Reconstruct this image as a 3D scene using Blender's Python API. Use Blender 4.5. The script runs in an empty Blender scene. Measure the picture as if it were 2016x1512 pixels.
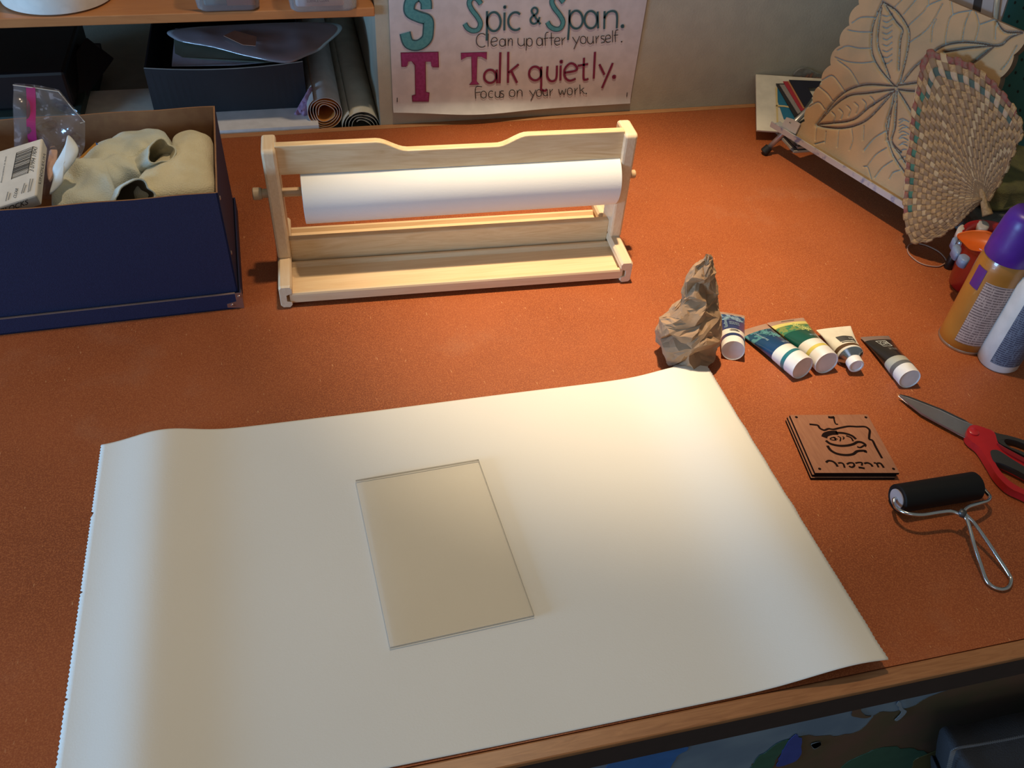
import bpy, math, random
import numpy as np
from mathutils import Vector, noise
from mathutils.geometry import tessellate_polygon
random.seed(7)
sc = bpy.context.scene
C = sc.collection
# ------------------------------------------------------------------ camera
H = 0.78                       # lens height over the table top (table top is z = 0)
F = 1696.3236719
RM = np.array([[0.97230902, -0.118151, 0.20163213],
               [-0.2266604, -0.68691725, 0.69048516],
               [0.05692308, -0.71706696, -0.69467599]])   # camera -> world (x right, y down, z forward)
cam_d = bpy.data.cameras.new('camera'); cam = bpy.data.objects.new('camera', cam_d); C.objects.link(cam)
cam_d.sensor_width = 36; cam_d.lens = F / 2016 * 36; cam_d.clip_start = 0.02
rx, up_, bk = RM @ np.array([1, 0, 0]), RM @ np.array([0, -1, 0]), RM @ np.array([0, 0, -1])
from mathutils import Matrix
cam.matrix_world = Matrix(((rx[0], up_[0], bk[0], 0), (rx[1], up_[1], bk[1], 0), (rx[2], up_[2], bk[2], H), (0, 0, 0, 1)))
sc.camera = cam
sc.view_settings.view_transform = 'Standard'; sc.view_settings.look = 'None'
sc.view_settings.exposure = 0.0; sc.view_settings.gamma = 1.0; sc.view_settings.use_curve_mapping = False
# ------------------------------------------------------------------ world and lights
w = bpy.data.worlds.new('room_ambient'); sc.world = w; w.use_nodes = True
w.node_tree.nodes['Background'].inputs[0].default_value = (0.80, 0.82, 0.74, 1)
w.node_tree.nodes['Background'].inputs[1].default_value = 0.20

def look(o, target):
    o.rotation_euler = (Vector(target) - o.location).to_track_quat('-Z', 'Y').to_euler()
def spot(name, loc, tgt, power, ang, blend, size, col):
    l = bpy.data.lights.new(name, 'SPOT'); l.energy = power; l.spot_size = math.radians(ang); l.spot_blend = blend
    l.shadow_soft_size = size; l.color = col
    o = bpy.data.objects.new(name, l); C.objects.link(o); o.location = loc; look(o, tgt); return o
spot('ceiling_spotlight', (0.31, 1.085, 1.62), (0.45, 1.01, 0), 150, 41, 1.0, 0.022, (1.0, 0.77, 0.50))
spot('ceiling_floodlight', (0.24, 1.06, 1.75), (0.16, 0.85, 0), 38, 150, 1.0, 0.03, (1.0, 0.77, 0.52))
def area(name, loc, tgt, sx, sy, power, col):
    l = bpy.data.lights.new(name, 'AREA'); l.shape = 'RECTANGLE'; l.size = sx; l.size_y = sy; l.energy = power; l.color = col
    o = bpy.data.objects.new(name, l); C.objects.link(o); o.location = loc; look(o, tgt); return o
area('left_window_daylight', (-2.3, 0.20, 0.32), (0.0, 0.65, 0.0), 0.9, 0.5, 50, (0.30, 0.60, 1.0))
area('rear_window_daylight', (-0.9, -1.8, 1.3), (0.4, 0.9, 0.1), 1.0, 1.0, 3.5, (0.66, 0.74, 1.0))

# ------------------------------------------------------------------ helpers
def ray(px, py): return RM @ np.array([px - 1008., py - 756., F])
EYE = np.array([0., 0., H])
def at(px, py, z=0.0):
    d = ray(px, py); return EYE + d * ((z - H) / d[2])
def on(px, py, p0, n):
    d = ray(px, py); n = np.array(n, float); return EYE + d * (((np.array(p0, float) - EYE) @ n) / (d @ n))
def atY(px, py, Y): return on(px, py, (0, Y, 0), (0, 1, 0))
def unit(a): a = np.array(a, float); return a / np.linalg.norm(a)

def link(o, parent=None):
    C.objects.link(o)
    if parent is not None: o.parent = parent
    return o
def tag(o, label=None, cat=None, group=None, kind=None):
    if label: o['label'] = label
    if cat: o['category'] = cat
    if group: o['group'] = group
    if kind: o['kind'] = kind
    return o
def thing(name, loc, label, cat, group=None):
    o = bpy.data.objects.new(name, None); o.location = Vector([float(a) for a in loc]); o.empty_display_size = 0.02
    C.objects.link(o); return tag(o, label, cat, group)
def wloc(p):
    v = Vector((0, 0, 0))
    while p is not None: v = v + p.location; p = p.parent
    return v
def mesh(name, V, Fc, m, parent=None, smooth=False, idx=None, label=None, bevel=0, autosmooth=None):
    """verts in world coordinates; m a material or a list of them"""
    V = [Vector([float(a) for a in v]) for v in V]
    if parent is None:
        lo = Vector((sum(v.x for v in V) / len(V), sum(v.y for v in V) / len(V), min(v.z for v in V)))
    else: lo = wloc(parent)
    me = bpy.data.meshes.new(name); me.from_pydata([v - lo for v in V], [], [list(f) for f in Fc]); me.update()
    for mm in (m if isinstance(m, (list, tuple)) else [m]): me.materials.append(mm)
    if idx is not None:
        for p, i in zip(me.polygons, idx): p.material_index = i
    me.validate()
    o = bpy.data.objects.new(name, me)
    if parent is None: o.location = lo
    link(o, parent)
    if smooth:
        for p in me.polygons: p.use_smooth = True
    if autosmooth:
        me.set_sharp_from_angle(angle=math.radians(autosmooth))
    if bevel:
        b = o.modifiers.new('bevel', 'BEVEL'); b.width = bevel; b.segments = 2; b.limit_method = 'ANGLE'
    if label: o['label'] = label
    return o
def boxv(x0, x1, y0, y1, z0, z1, fn=None):
    V = [(x, y, z) for z in (z0, z1) for y in (y0, y1) for x in (x0, x1)]
    if fn: V = [fn(*v) for v in V]
    return V, [(0, 2, 3, 1), (4, 5, 7, 6), (0, 1, 5, 4), (2, 6, 7, 3), (0, 4, 6, 2), (1, 3, 7, 5)]
class MB:
    def __init__(s): s.V = []; s.F = []; s.I = []
    def add(s, V, Fc, i=0):
        n = len(s.V); s.V += [tuple(v) for v in V]; s.F += [tuple(a + n for a in f) for f in Fc]; s.I += [i] * len(Fc); return s
    def box(s, *a, fn=None, i=0): return s.add(*boxv(*a, fn=fn), i=i)
    def build(s, name, m, parent=None, **k): return mesh(name, s.V, s.F, m, parent, idx=s.I, **k)
def frame_fn(o, ang):
    a = math.radians(ang); u = np.array([math.cos(a), math.sin(a), 0]); v = np.array([-math.sin(a), math.cos(a), 0]); o = np.array([o[0], o[1], 0.])
    return lambda x, y, z: tuple(o + u * x + v * y + np.array([0, 0, z]))
def lathe(prof, c, axis=(0, 0, 1), n=48, cap0=True, cap1=True, start=None):
    """prof: list of (r, h) along the axis from centre c"""
    a = unit(axis); t = np.array([1., 0, 0]) if abs(a[0]) < .9 else np.array([0, 1., 0])
    e1 = unit(np.cross(a, t)); e2 = np.cross(a, e1); c = np.array(c, float)
    V = []; Fc = []
    for r, h in prof:
        for k in range(n):
            q = 2 * math.pi * k / n; V.append(c + a * h + r * (math.cos(q) * e1 + math.sin(q) * e2))
    for i in range(len(prof) - 1):
        for k in range(n):
            k2 = (k + 1) % n; Fc.append((i * n + k, i * n + k2, (i + 1) * n + k2, (i + 1) * n + k))
    if cap0: Fc.append(tuple(range(n - 1, -1, -1)))
    if cap1: Fc.append(tuple((len(prof) - 1) * n + k for k in range(n)))
    return V, Fc
def sweep(pts, r, n=10, closed=False):
    P = [np.array(p, float) for p in pts]; V = []; Fc = []; m = len(P)
    prev = None
    for i, p in enumerate(P):
        a = P[(i + 1) % m] if (closed or i < m - 1) else P[i]; b = P[i - 1] if (closed or i > 0) else P[i]
        t = unit(a - b)
        if prev is None:
            g = np.array([0, 0, 1.]) if abs(t[2]) < .9 else np.array([1., 0, 0]); e1 = unit(np.cross(t, g))
        else: e1 = unit(prev - t * (prev @ t))
        prev = e1; e2 = np.cross(t, e1); rr = r[i] if isinstance(r, (list, tuple)) else r
        for k in range(n):
            q = 2 * math.pi * k / n; V.append(p + rr * (math.cos(q) * e1 + math.sin(q) * e2))
    for i in range(m if closed else m - 1):
        j = (i + 1) % m
        for k in range(n):
            k2 = (k + 1) % n; Fc.append((i * n + k, i * n + k2, j * n + k2, j * n + k))
    if not closed: Fc.append(tuple(range(n - 1, -1, -1))); Fc.append(tuple((m - 1) * n + k for k in range(n)))
    return V, Fc
def smoothpath(P, sub=6, closed=False):
    P = [np.array(p, float) for p in P]; m = len(P); out = []
    for i in range(m if closed else m - 1):
        if closed: p0, p1, p2, p3 = P[i - 1], P[i], P[(i + 1) % m], P[(i + 2) % m]
        else: p0, p1, p2, p3 = P[max(i - 1, 0)], P[i], P[i + 1], P[min(i + 2, m - 1)]
        for k in range(sub):
            t = k / sub
            out.append(0.5 * ((2 * p1) + (-p0 + p2) * t + (2 * p0 - 5 * p1 + 4 * p2 - p3) * t * t + (-p0 + 3 * p1 - 3 * p2 + p3) * t ** 3))
    if not closed: out.append(P[-1])
    return out
def slab(poly, thick, normal=(0, 0, 1), holes=()):
    """solid plate: poly (3D points on one plane) pushed by -normal*thick; may have holes"""
    loops = [[Vector([float(a) for a in p]) for p in poly]] + [[Vector([float(a) for a in p]) for p in h] for h in holes]
    tris = tessellate_polygon(loops); flat = [v for l in loops for v in l]; n = len(flat); nv = Vector(normal) * thick
    V = flat + [v - nv for v in flat]; Fc = []
    for t in tris:
        a, b, c = t; nn = (flat[b] - flat[a]).cross(flat[c] - flat[a])
        if nn.dot(Vector(normal)) < 0: a, b, c = c, b, a
        Fc.append((a, b, c)); Fc.append((c + n, b + n, a + n))
    k = 0
    for l in loops:
        for i in range(len(l)):
            j = (i + 1) % len(l); Fc.append((k + i, k + i + n, k + j + n, k + j))
        k += len(l)
    return V, Fc
def ribbon(pts, width, normal=(0, 0, 1), lift=0.0, closed=False):
    """flat stroke along pts"""
    P = [np.array(p, float) for p in pts]; nrm = unit(normal); m = len(P); V = []; Fc = []
    for i, p in enumerate(P):
        a = P[(i + 1) % m] if (closed or i < m - 1) else P[i]; b = P[i - 1] if (closed or i > 0) else P[i]
        s = unit(np.cross(unit(a - b), nrm)); ww = width[i] if isinstance(width, (list, tuple)) else width
        V += [p + s * ww / 2 + nrm * lift, p - s * ww / 2 + nrm * lift]
    for i in range(m if closed else m - 1):
        j = (i + 1) % m; Fc.append((2 * i, 2 * j, 2 * j + 1, 2 * i + 1))
    return V, Fc
def puff(outline, c, h, normal=(0, 0, 1), rings=14, seg=90, amp=0.3, freq=30, seed=0, under=0.01, power=0.55, fold=None):
    """soft cushion over a star-shaped outline"""
    B = smoothpath(outline, max(2, seg // len(outline)), closed=True); n = len(B); nrm = unit(normal); c = np.array(c, float)
    V = [c + nrm * h]; Fc = []
    for r in range(1, rings + 1):
        t = r / rings
        for b in B:
            p = c + (b - c) * t; hh = h * max(0, (1 - t ** 2)) ** power
            q = noise.noise(Vector(p * freq) + Vector((seed * 7.3, seed * 3.1, 0))) + .5 * noise.noise(Vector(p * freq * 2.1) + Vector((0, seed * 5.7, 9)))
            if fold: q += fold(p)
            V.append(p + nrm * (hh * (1 + amp * q) ))
    for k in range(n): Fc.append((0, 1 + k, 1 + (k + 1) % n))
    for r in range(rings - 1):
        for k in range(n):
            a = 1 + r * n; b = a + n; k2 = (k + 1) % n; Fc.append((a + k, b + k, b + k2, a + k2))
    base = len(V); last = 1 + (rings - 1) * n
    for k in range(n): V.append(np.array(V[last + k]) * .96 + c * .04 - nrm * under)
    for k in range(n): k2 = (k + 1) % n; Fc.append((last + k, base + k, base + k2, last + k2))
    Fc.append(tuple(base + n - 1 - k for k in range(n)))
    return V, Fc
def text_geo(body, fn):
    """font outline -> list of verts mapped by fn(u, v) with u, v in 0..1 of the ink box (v from the baseline in units of box height)"""
    cu = bpy.data.curves.new('t', 'FONT'); cu.body = body; cu.resolution_u = 3
    ob = bpy.data.objects.new('t', cu); C.objects.link(ob)
    dg = bpy.context.evaluated_depsgraph_get(); me = bpy.data.meshes.new_from_object(ob.evaluated_get(dg))
    xs = [v.co.x for v in me.vertices]; ys = [v.co.y for v in me.vertices]
    x0, x1, y1 = min(xs), max(xs), max(ys)
    V = [fn((v.co.x - x0) / (x1 - x0), v.co.y / y1) for v in me.vertices]; Fc = [tuple(p.vertices) for p in me.polygons]
    bpy.data.objects.remove(ob); bpy.data.curves.remove(cu); bpy.data.meshes.remove(me)
    return V, Fc

# ------------------------------------------------------------------ materials
def srgb(r, g, b):
    f = lambda c: (c / 255 / 12.92) if c / 255 <= .04045 else ((c / 255 + .055) / 1.055) ** 2.4
    return (f(r), f(g), f(b), 1)
def mat(name, col, rough=.6, metal=0, spec=.5, col2=None, scale=40, detail=4, lo=.4, hi=.6, bump=0, bscale=200, stretch=(1, 1, 1), alpha=1, coat=0, sheen=0):
    m = bpy.data.materials.new(name); m.use_nodes = True; nt = m.node_tree; b = nt.nodes['Principled BSDF']
    b.inputs['Base Color'].default_value = col; b.inputs['Roughness'].default_value = rough; b.inputs['Metallic'].default_value = metal
    b.inputs['Specular IOR Level'].default_value = spec; b.inputs['Alpha'].default_value = alpha; b.inputs['Coat Weight'].default_value = coat
    b.inputs['Sheen Weight'].default_value = sheen
    tc = nt.nodes.new('ShaderNodeTexCoord'); mp = nt.nodes.new('ShaderNodeMapping'); mp.inputs['Scale'].default_value = stretch
    nt.links.new(tc.outputs['Object'], mp.inputs['Vector'])
    n = nt.nodes.new('ShaderNodeTexNoise'); n.inputs['Scale'].default_value = scale; n.inputs['Detail'].default_value = detail
    nt.links.new(mp.outputs[0], n.inputs['Vector'])
    if col2 is None: col2 = (col[0] * .9, col[1] * .9, col[2] * .9, 1)
    r = nt.nodes.new('ShaderNodeValToRGB'); r.color_ramp.elements[0].position = lo; r.color_ramp.elements[1].position = hi
    r.color_ramp.elements[0].color = col; r.color_ramp.elements[1].color = col2
    nt.links.new(n.outputs['Fac'], r.inputs['Fac']); nt.links.new(r.outputs['Color'], b.inputs['Base Color'])
    if bump:
        n2 = nt.nodes.new('ShaderNodeTexNoise'); n2.inputs['Scale'].default_value = bscale; nt.links.new(mp.outputs[0], n2.inputs['Vector'])
        bp = nt.nodes.new('ShaderNodeBump'); bp.inputs['Strength'].default_value = bump; bp.inputs['Distance'].default_value = .002
        nt.links.new(n2.outputs['Fac'], bp.inputs['Height']); nt.links.new(bp.outputs[0], b.inputs['Normal'])
    m['_ramp'] = r.name
    return m
def clear(name, tint=(.95, .95, .95, 1), gloss=.08, rough=.05, haze=0, hazecol=(.7, .7, .75, 1), ior=1.45):
    m = bpy.data.materials.new(name); m.use_nodes = True; nt = m.node_tree; nt.nodes.clear()
    o = nt.nodes.new('ShaderNodeOutputMaterial'); t = nt.nodes.new('ShaderNodeBsdfTransparent'); t.inputs[0].default_value = tint
    g = nt.nodes.new('ShaderNodeBsdfGlossy'); g.inputs['Roughness'].default_value = rough
    fr = nt.nodes.new('ShaderNodeFresnel'); fr.inputs[0].default_value = ior
    mx = nt.nodes.new('ShaderNodeMixShader'); ad = nt.nodes.new('ShaderNodeMath'); ad.operation = 'ADD'; ad.inputs[1].default_value = gloss
    nt.links.new(fr.outputs[0], ad.inputs[0]); nt.links.new(ad.outputs[0], mx.inputs[0])
    nt.links.new(t.outputs[0], mx.inputs[1]); nt.links.new(g.outputs[0], mx.inputs[2])
    last = mx
    if haze:
        d = nt.nodes.new('ShaderNodeBsdfDiffuse'); d.inputs[0].default_value = hazecol
        m2 = nt.nodes.new('ShaderNodeMixShader'); m2.inputs[0].default_value = haze
        nt.links.new(mx.outputs[0], m2.inputs[1]); nt.links.new(d.outputs[0], m2.inputs[2]); last = m2
    nt.links.new(last.outputs[0], o.inputs[0]); return m
M = {}
def hardboard():
    m = bpy.data.materials.new('hardboard'); m.use_nodes = True; nt = m.node_tree; b = nt.nodes['Principled BSDF']; L = nt.links.new
    tc = nt.nodes.new('ShaderNodeTexCoord')
    def nz(scale, detail, rough=.5, st=None):
        n = nt.nodes.new('ShaderNodeTexNoise'); n.inputs['Scale'].default_value = scale; n.inputs['Detail'].default_value = detail; n.inputs['Roughness'].default_value = rough
        if st:
            mp = nt.nodes.new('ShaderNodeMapping'); mp.inputs['Scale'].default_value = st[0]; mp.inputs['Rotation'].default_value = (0, 0, st[1]); L(tc.outputs['Object'], mp.inputs[0]); L(mp.outputs[0], n.inputs[0])
        else: L(tc.outputs['Object'], n.inputs[0])
        return n
    def ramp(a, c0, e, c1):
        r = nt.nodes.new('ShaderNodeValToRGB'); r.color_ramp.elements[0].position = a; r.color_ramp.elements[1].position = e
        r.color_ramp.elements[0].color = c0; r.color_ramp.elements[1].color = c1; return r
    def mix(f, a, c, mode='MIX'):
        x = nt.nodes.new('ShaderNodeMix'); x.data_type = 'RGBA'; x.blend_type = mode
        L(f, x.inputs[0]); L(a, x.inputs[6])
        if isinstance(c, tuple): x.inputs[7].default_value = c
        else: L(c, x.inputs[7])
        return x.outputs[2]
    big = nz(5, 5); r0 = ramp(.35, (.34, .084, .024, 1), .68, (.255, .062, .018, 1)); L(big.outputs[0], r0.inputs[0])
    mot = nz(620, 3, .7); r1 = ramp(.46, (0, 0, 0, 1), .64, (1, 1, 1, 1)); L(mot.outputs[0], r1.inputs[0])
    c = mix(r1.outputs[0], r0.outputs[0], (.46, .140, .044, 1))
    mot2 = nz(760, 2, .6); r2 = ramp(.60, (0, 0, 0, 1), .70, (.55, .55, .55, 1)); L(mot2.outputs[0], r2.inputs[0])
    c = mix(r2.outputs[0], c, (.15, .035, .012, 1))
    fl = nz(420, 1, .5, ((1, .22, 1), .6)); r3 = ramp(.755, (0, 0, 0, 1), .80, (.8, .8, .8, 1)); L(fl.outputs[0], r3.inputs[0])
    c = mix(r3.outputs[0], c, (.62, .30, .13, 1))
    st = nz(9, 6, .65); r4 = ramp(.58, (0, 0, 0, 1), .75, (.15, .15, .15, 1)); L(st.outputs[0], r4.inputs[0])
    c = mix(r4.outputs[0], c, (.42, .24, .14, 1))
    L(c, b.inputs['Base Color'])
    rr = ramp(.35, (.42, .42, .42, 1), .7, (.58, .58, .58, 1)); L(st.outputs[0], rr.inputs[0]); L(rr.outputs[0], b.inputs['Roughness'])
    b.inputs['Specular IOR Level'].default_value = .35
    bp = nt.nodes.new('ShaderNodeBump'); bp.inputs['Strength'].default_value = .12; bp.inputs['Distance'].default_value = .001; L(mot.outputs[0], bp.inputs['Height']); L(bp.outputs[0], b.inputs['Normal'])
    return m
def wood(name, c1, c2, scale=9, stretch=(1, 12, 12), rough=.45, c3=None, bump=.1, distort=2):
    m = bpy.data.materials.new(name); m.use_nodes = True; nt = m.node_tree; b = nt.nodes['Principled BSDF']; L = nt.links.new
    tc = nt.nodes.new('ShaderNodeTexCoord'); mp = nt.nodes.new('ShaderNodeMapping'); mp.inputs['Scale'].default_value = stretch; L(tc.outputs['Object'], mp.inputs[0])
    n = nt.nodes.new('ShaderNodeTexNoise'); n.inputs['Scale'].default_value = scale; n.inputs['Detail'].default_value = 6; n.inputs['Distortion'].default_value = distort; L(mp.outputs[0], n.inputs[0])
    r = nt.nodes.new('ShaderNodeValToRGB'); r.color_ramp.elements[0].position = .3; r.color_ramp.elements[1].position = .7
    r.color_ramp.elements[0].color = c1; r.color_ramp.elements[1].color = c2
    if c3: e = r.color_ramp.elements.new(.9); e.color = c3
    L(n.outputs[0], r.inputs[0]); L(r.outputs[0], b.inputs['Base Color']); b.inputs['Roughness'].default_value = rough
    bp = nt.nodes.new('ShaderNodeBump'); bp.inputs['Strength'].default_value = bump; bp.inputs['Distance'].default_value = .0006; L(n.outputs[0], bp.inputs['Height']); L(bp.outputs[0], b.inputs['Normal'])
    return m
def lines_mat(name, base, ink, freq, duty=.5, axis='Z', rough=.45, nscale=90):
    """printed lines of small type: dark rows broken up by noise"""
    m = bpy.data.materials.new(name); m.use_nodes = True; nt = m.node_tree; b = nt.nodes['Principled BSDF']; L = nt.links.new
    tc = nt.nodes.new('ShaderNodeTexCoord'); sp = nt.nodes.new('ShaderNodeSeparateXYZ'); L(tc.outputs['Object'], sp.inputs[0])
    mu = nt.nodes.new('ShaderNodeMath'); mu.operation = 'MULTIPLY'; mu.inputs[1].default_value = freq; L(sp.outputs[axis], mu.inputs[0])
    fr = nt.nodes.new('ShaderNodeMath'); fr.operation = 'FRACT'; L(mu.outputs[0], fr.inputs[0])
    gt = nt.nodes.new('ShaderNodeMath'); gt.operation = 'GREATER_THAN'; gt.inputs[1].default_value = duty; L(fr.outputs[0], gt.inputs[0])
    mp = nt.nodes.new('ShaderNodeMapping'); mp.inputs['Scale'].default_value = (8, 8, 1); L(tc.outputs['Object'], mp.inputs[0])
    n = nt.nodes.new('ShaderNodeTexNoise'); n.inputs['Scale'].default_value = nscale; n.inputs['Detail'].default_value = 1; L(mp.outputs[0], n.inputs[0])
    g2 = nt.nodes.new('ShaderNodeMath'); g2.operation = 'GREATER_THAN'; g2.inputs[1].default_value = .42; L(n.outputs[0], g2.inputs[0])
    an = nt.nodes.new('ShaderNodeMath'); an.operation = 'MULTIPLY'; L(gt.outputs[0], an.inputs[0]); L(g2.outputs[0], an.inputs[1])
    mx = nt.nodes.new('ShaderNodeMix'); mx.data_type = 'RGBA'; mx.inputs[6].default_value = base; mx.inputs[7].default_value = ink
    L(an.outputs[0], mx.inputs[0]); L(mx.outputs[2], b.inputs['Base Color']); b.inputs['Roughness'].default_value = rough
    return m

HB = hardboard()
trimw = wood('edge_wood', (.42, .185, .07, 1), (.30, .12, .042, 1), 6, (3, 30, 30), .4, c3=(.20, .07, .025, 1))
backtrim = wood('pale_edge_wood', (.50, .24, .10, 1), (.40, .17, .065, 1), 6, (3, 30, 30), .5)
shelfw = wood('shelf_wood', (.52, .22, .075, 1), (.46, .18, .06, 1), 5, (2, 14, 14), .42)
pine = wood('pine', (.80, .60, .37, 1), (.72, .50, .28, 1), 5, (1.2, 26, 26), .42, c3=(.60, .36, .17, 1))
pineY = wood('pine_end', (.80, .62, .42, 1), (.72, .52, .32, 1), 5, (26, 1.4, 14), .42)
pineboard = wood('pine_board_figured', (.80, .60, .36, 1), (.68, .46, .24, 1), 4.5, (1.6, 9, 15), .42, c3=(.42, .22, .09, 1), distort=3.5)
paper = mat('white_paper', (.80, .79, .76, 1), .75, spec=.25, col2=(.78, .765, .73, 1), scale=8, bump=.06, bscale=400)
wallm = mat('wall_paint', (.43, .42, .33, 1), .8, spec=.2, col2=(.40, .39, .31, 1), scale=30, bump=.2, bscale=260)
dark_gap = mat('dark_edge', (.03, .015, .01, 1), .9)

# ------------------------------------------------------------------ room
WY = 1.489; NX = .142
def struct(name, V, Fc, m, label=None):
    o = mesh(name, V, Fc, m); o['kind'] = 'structure'
    if label: o['label'] = label
    return o
b = MB(); b.box(NX, 3.0, WY, 2.15, -.9, 1.9); b.box(-1.9, NX, WY, 2.15, .62, 1.9); b.box(-1.9, NX, WY, 2.15, -.9, -.022)
o = b.build('wall_back', wallm); tag(o, 'beige painted wall with a shelf niche at its left', kind='structure')
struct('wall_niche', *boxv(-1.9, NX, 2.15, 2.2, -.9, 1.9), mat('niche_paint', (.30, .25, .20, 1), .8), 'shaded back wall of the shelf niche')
struct('floor', *boxv(-3, 3.2, -2.5, 2.2, -.86, -.84), wood('floor_boards', (.10, .055, .03, 1), (.07, .04, .02, 1), 3, (1, 10, 1), .5))

# ------------------------------------------------------------------ work table
t = thing('work_table', (.3, .9, -.84), 'large work table topped with speckled reddish brown hardboard and edged in wood', 'table')
mesh('table_top', *boxv(-1.1, 1.60, .3155, 1.474, -.020, 0), HB, t)
mesh('front_edging', *boxv(-1.1, 1.60, .297, .315, -.007, .0003), trimw, t, bevel=.0018, label='lighter wooden strip along the front edge')
mesh('shaded_edging_face', *boxv(-1.1, 1.60, .2985, .3145, -.048, -.0072), mat('edging_painted_shade', (.045, .025, .018, 1), .8), t, label='front face of the wooden edging, its shade put into a near-black colour')  # front face of the same edging wood; its shade is painted into the colour
mesh('back_edging', *boxv(-1.1, 1.60, 1.4745, 1.4885, -.02, .0004), backtrim, t, label='pale wooden strip along the wall')
mesh('front_panel', *boxv(-1.1, 1.60, .33, .345, -.70, -.0205), mat('panel_dark', (.10, .06, .04, 1), .7), t)
for x in (-1.05, 1.52):
    for y in (.36, 1.40): mesh('leg', *boxv(x, x + .06, y, y + .06, -.84, -.0205), trimw, t)
# map poster on the front panel
mp_t = thing('map_poster', (.5, .3295, -.55), 'faded world map with blue seas and brown land fixed under the table edge', 'map')
def mapz(pts): return [on(x, y, (0, .3285, 0), (0, 1, 0)) for x, y in pts]
mesh('sheet', *slab([(-.05, .3288, -.046), (1.55, .3288, -.046), (1.55, .3288, -.5), (-.05, .3288, -.5)], .0008, (0, -1, 0)), mat('map_sea', (.24, .32, .40, 1), .5, col2=(.17, .24, .33, 1), scale=9), mp_t)
land = MB(); nY = (0, -1, 0)
def patch(pts, k, i, dy=.0006):
    P = smoothpath([on(x, y, (0, .3288 - dy * k, 0), (0, 1, 0)) for x, y in pts], 5, True)
    P = [p + np.array([noise.noise(Vector(p * 60)) * .004, 0, noise.noise(Vector(p * 70 + 9)) * .006]) for p in P]
    land.add(*slab(P, .0004, nY), i=i)
patch([(1205, 1500), (1260, 1480), (1350, 1468), (1352, 1478), (1330, 1490), (1300, 1530), (1200, 1560), (1180, 1540)], 1, 3)
patch([(1480, 1530), (1490, 1500), (1540, 1462), (1600, 1448), (1640, 1450), (1690, 1440), (1730, 1405), (1770, 1400), (1800, 1390), (1850, 1366), (2100, 1300), (2300, 1400), (2300, 1700), (1500, 1700)], 1, 0)
patch([(1470, 1535), (1490, 1495), (1530, 1466), (1575, 1450), (1560, 1470), (1530, 1490), (1515, 1530), (1500, 1560)], 2, 1)
patch([(1560, 1452), (1575, 1450), (1575, 1485), (1565, 1500), (1530, 1510), (1540, 1480)], 3, 2)
patch([(1690, 1490), (1740, 1472), (1800, 1475), (1830, 1490), (1800, 1530), (1740, 1560), (1640, 1560), (1660, 1510)], 2, 1)
patch([(1680, 1396), (1692, 1392), (1700, 1402), (1715, 1410), (1690, 1414), (1680, 1408)], 2, 0)
patch([(1800, 1500), (1840, 1480), (1900, 1460), (1890, 1490), (1850, 1520), (1800, 1540)], 3, 4)
for z_ in range(3): patch([(1596, 1466 + z_), (1610, 1462), (1618, 1466), (1604, 1472 + z_)], 4, 5)
patch([(1765, 1385), (1772, 1380), (1776, 1392), (1782, 1404), (1770, 1418), (1764, 1416), (1772, 1404), (1766, 1394)], 4, 5)
land.build('land_shapes', [mat('map_brown', (.17, .095, .06, 1), .5, col2=(.13, .10, .05, 1), scale=14), mat('map_green', (.05, .14, .09, 1), .5), mat('map_blue', (.06, .09, .38, 1), .5),
    mat('map_azure', (.05, .18, .50, 1), .5), mat('map_olive', (.15, .13, .04, 1), .5), mat('map_pale', (.30, .36, .42, 1), .5)], mp_t, label='brown, green and deep blue map areas')
# fabric bag below
bt = thing('fabric_bag', at(2000, 1500, -.35), 'dark grey fabric bag with a stitched zipper hanging below the table edge', 'bag')
bp_ = np.array([.62, .27, -.22])
outl = [on(x, y, (0, .27, 0), (0, 1, 0)) for x, y in [(1855, 1580), (1862, 1530), (1868, 1496), (1880, 1476), (1930, 1468), (1985, 1456), (2060, 1440), (2200, 1420), (2240, 1600), (2200, 1800), (1900, 1800)]]
cc = sum(outl) / len(outl)
mesh('bag_body', *puff(outl, cc, .045, (0, -1, 0), amp=.35, freq=22, seed=3, power=.35, under=.03), mat('bag_cloth', (.055, .055, .065, 1), .85, bump=.5, bscale=600), bt, smooth=True)
zz = smoothpath([on(x, y, (0, .262, 0), (0, 1, 0)) for x, y in [(1866, 1530), (1876, 1486), (1885, 1474), (1930, 1466), (1990, 1455), (2040, 1444)]], 14)
zb = MB()
for i in range(0, len(zz) - 1):
    p = zz[i]; d_ = unit(zz[i + 1] - p); s_ = np.cross(d_, [0, -1, 0]); zb.add(*sweep([p - s_ * .004, p + s_ * .002], .0007, 5))
zb.build('zipper', mat('zip_grey', (.20, .20, .21, 1), .5), bt, label='grey zipper with fine teeth')

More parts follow.
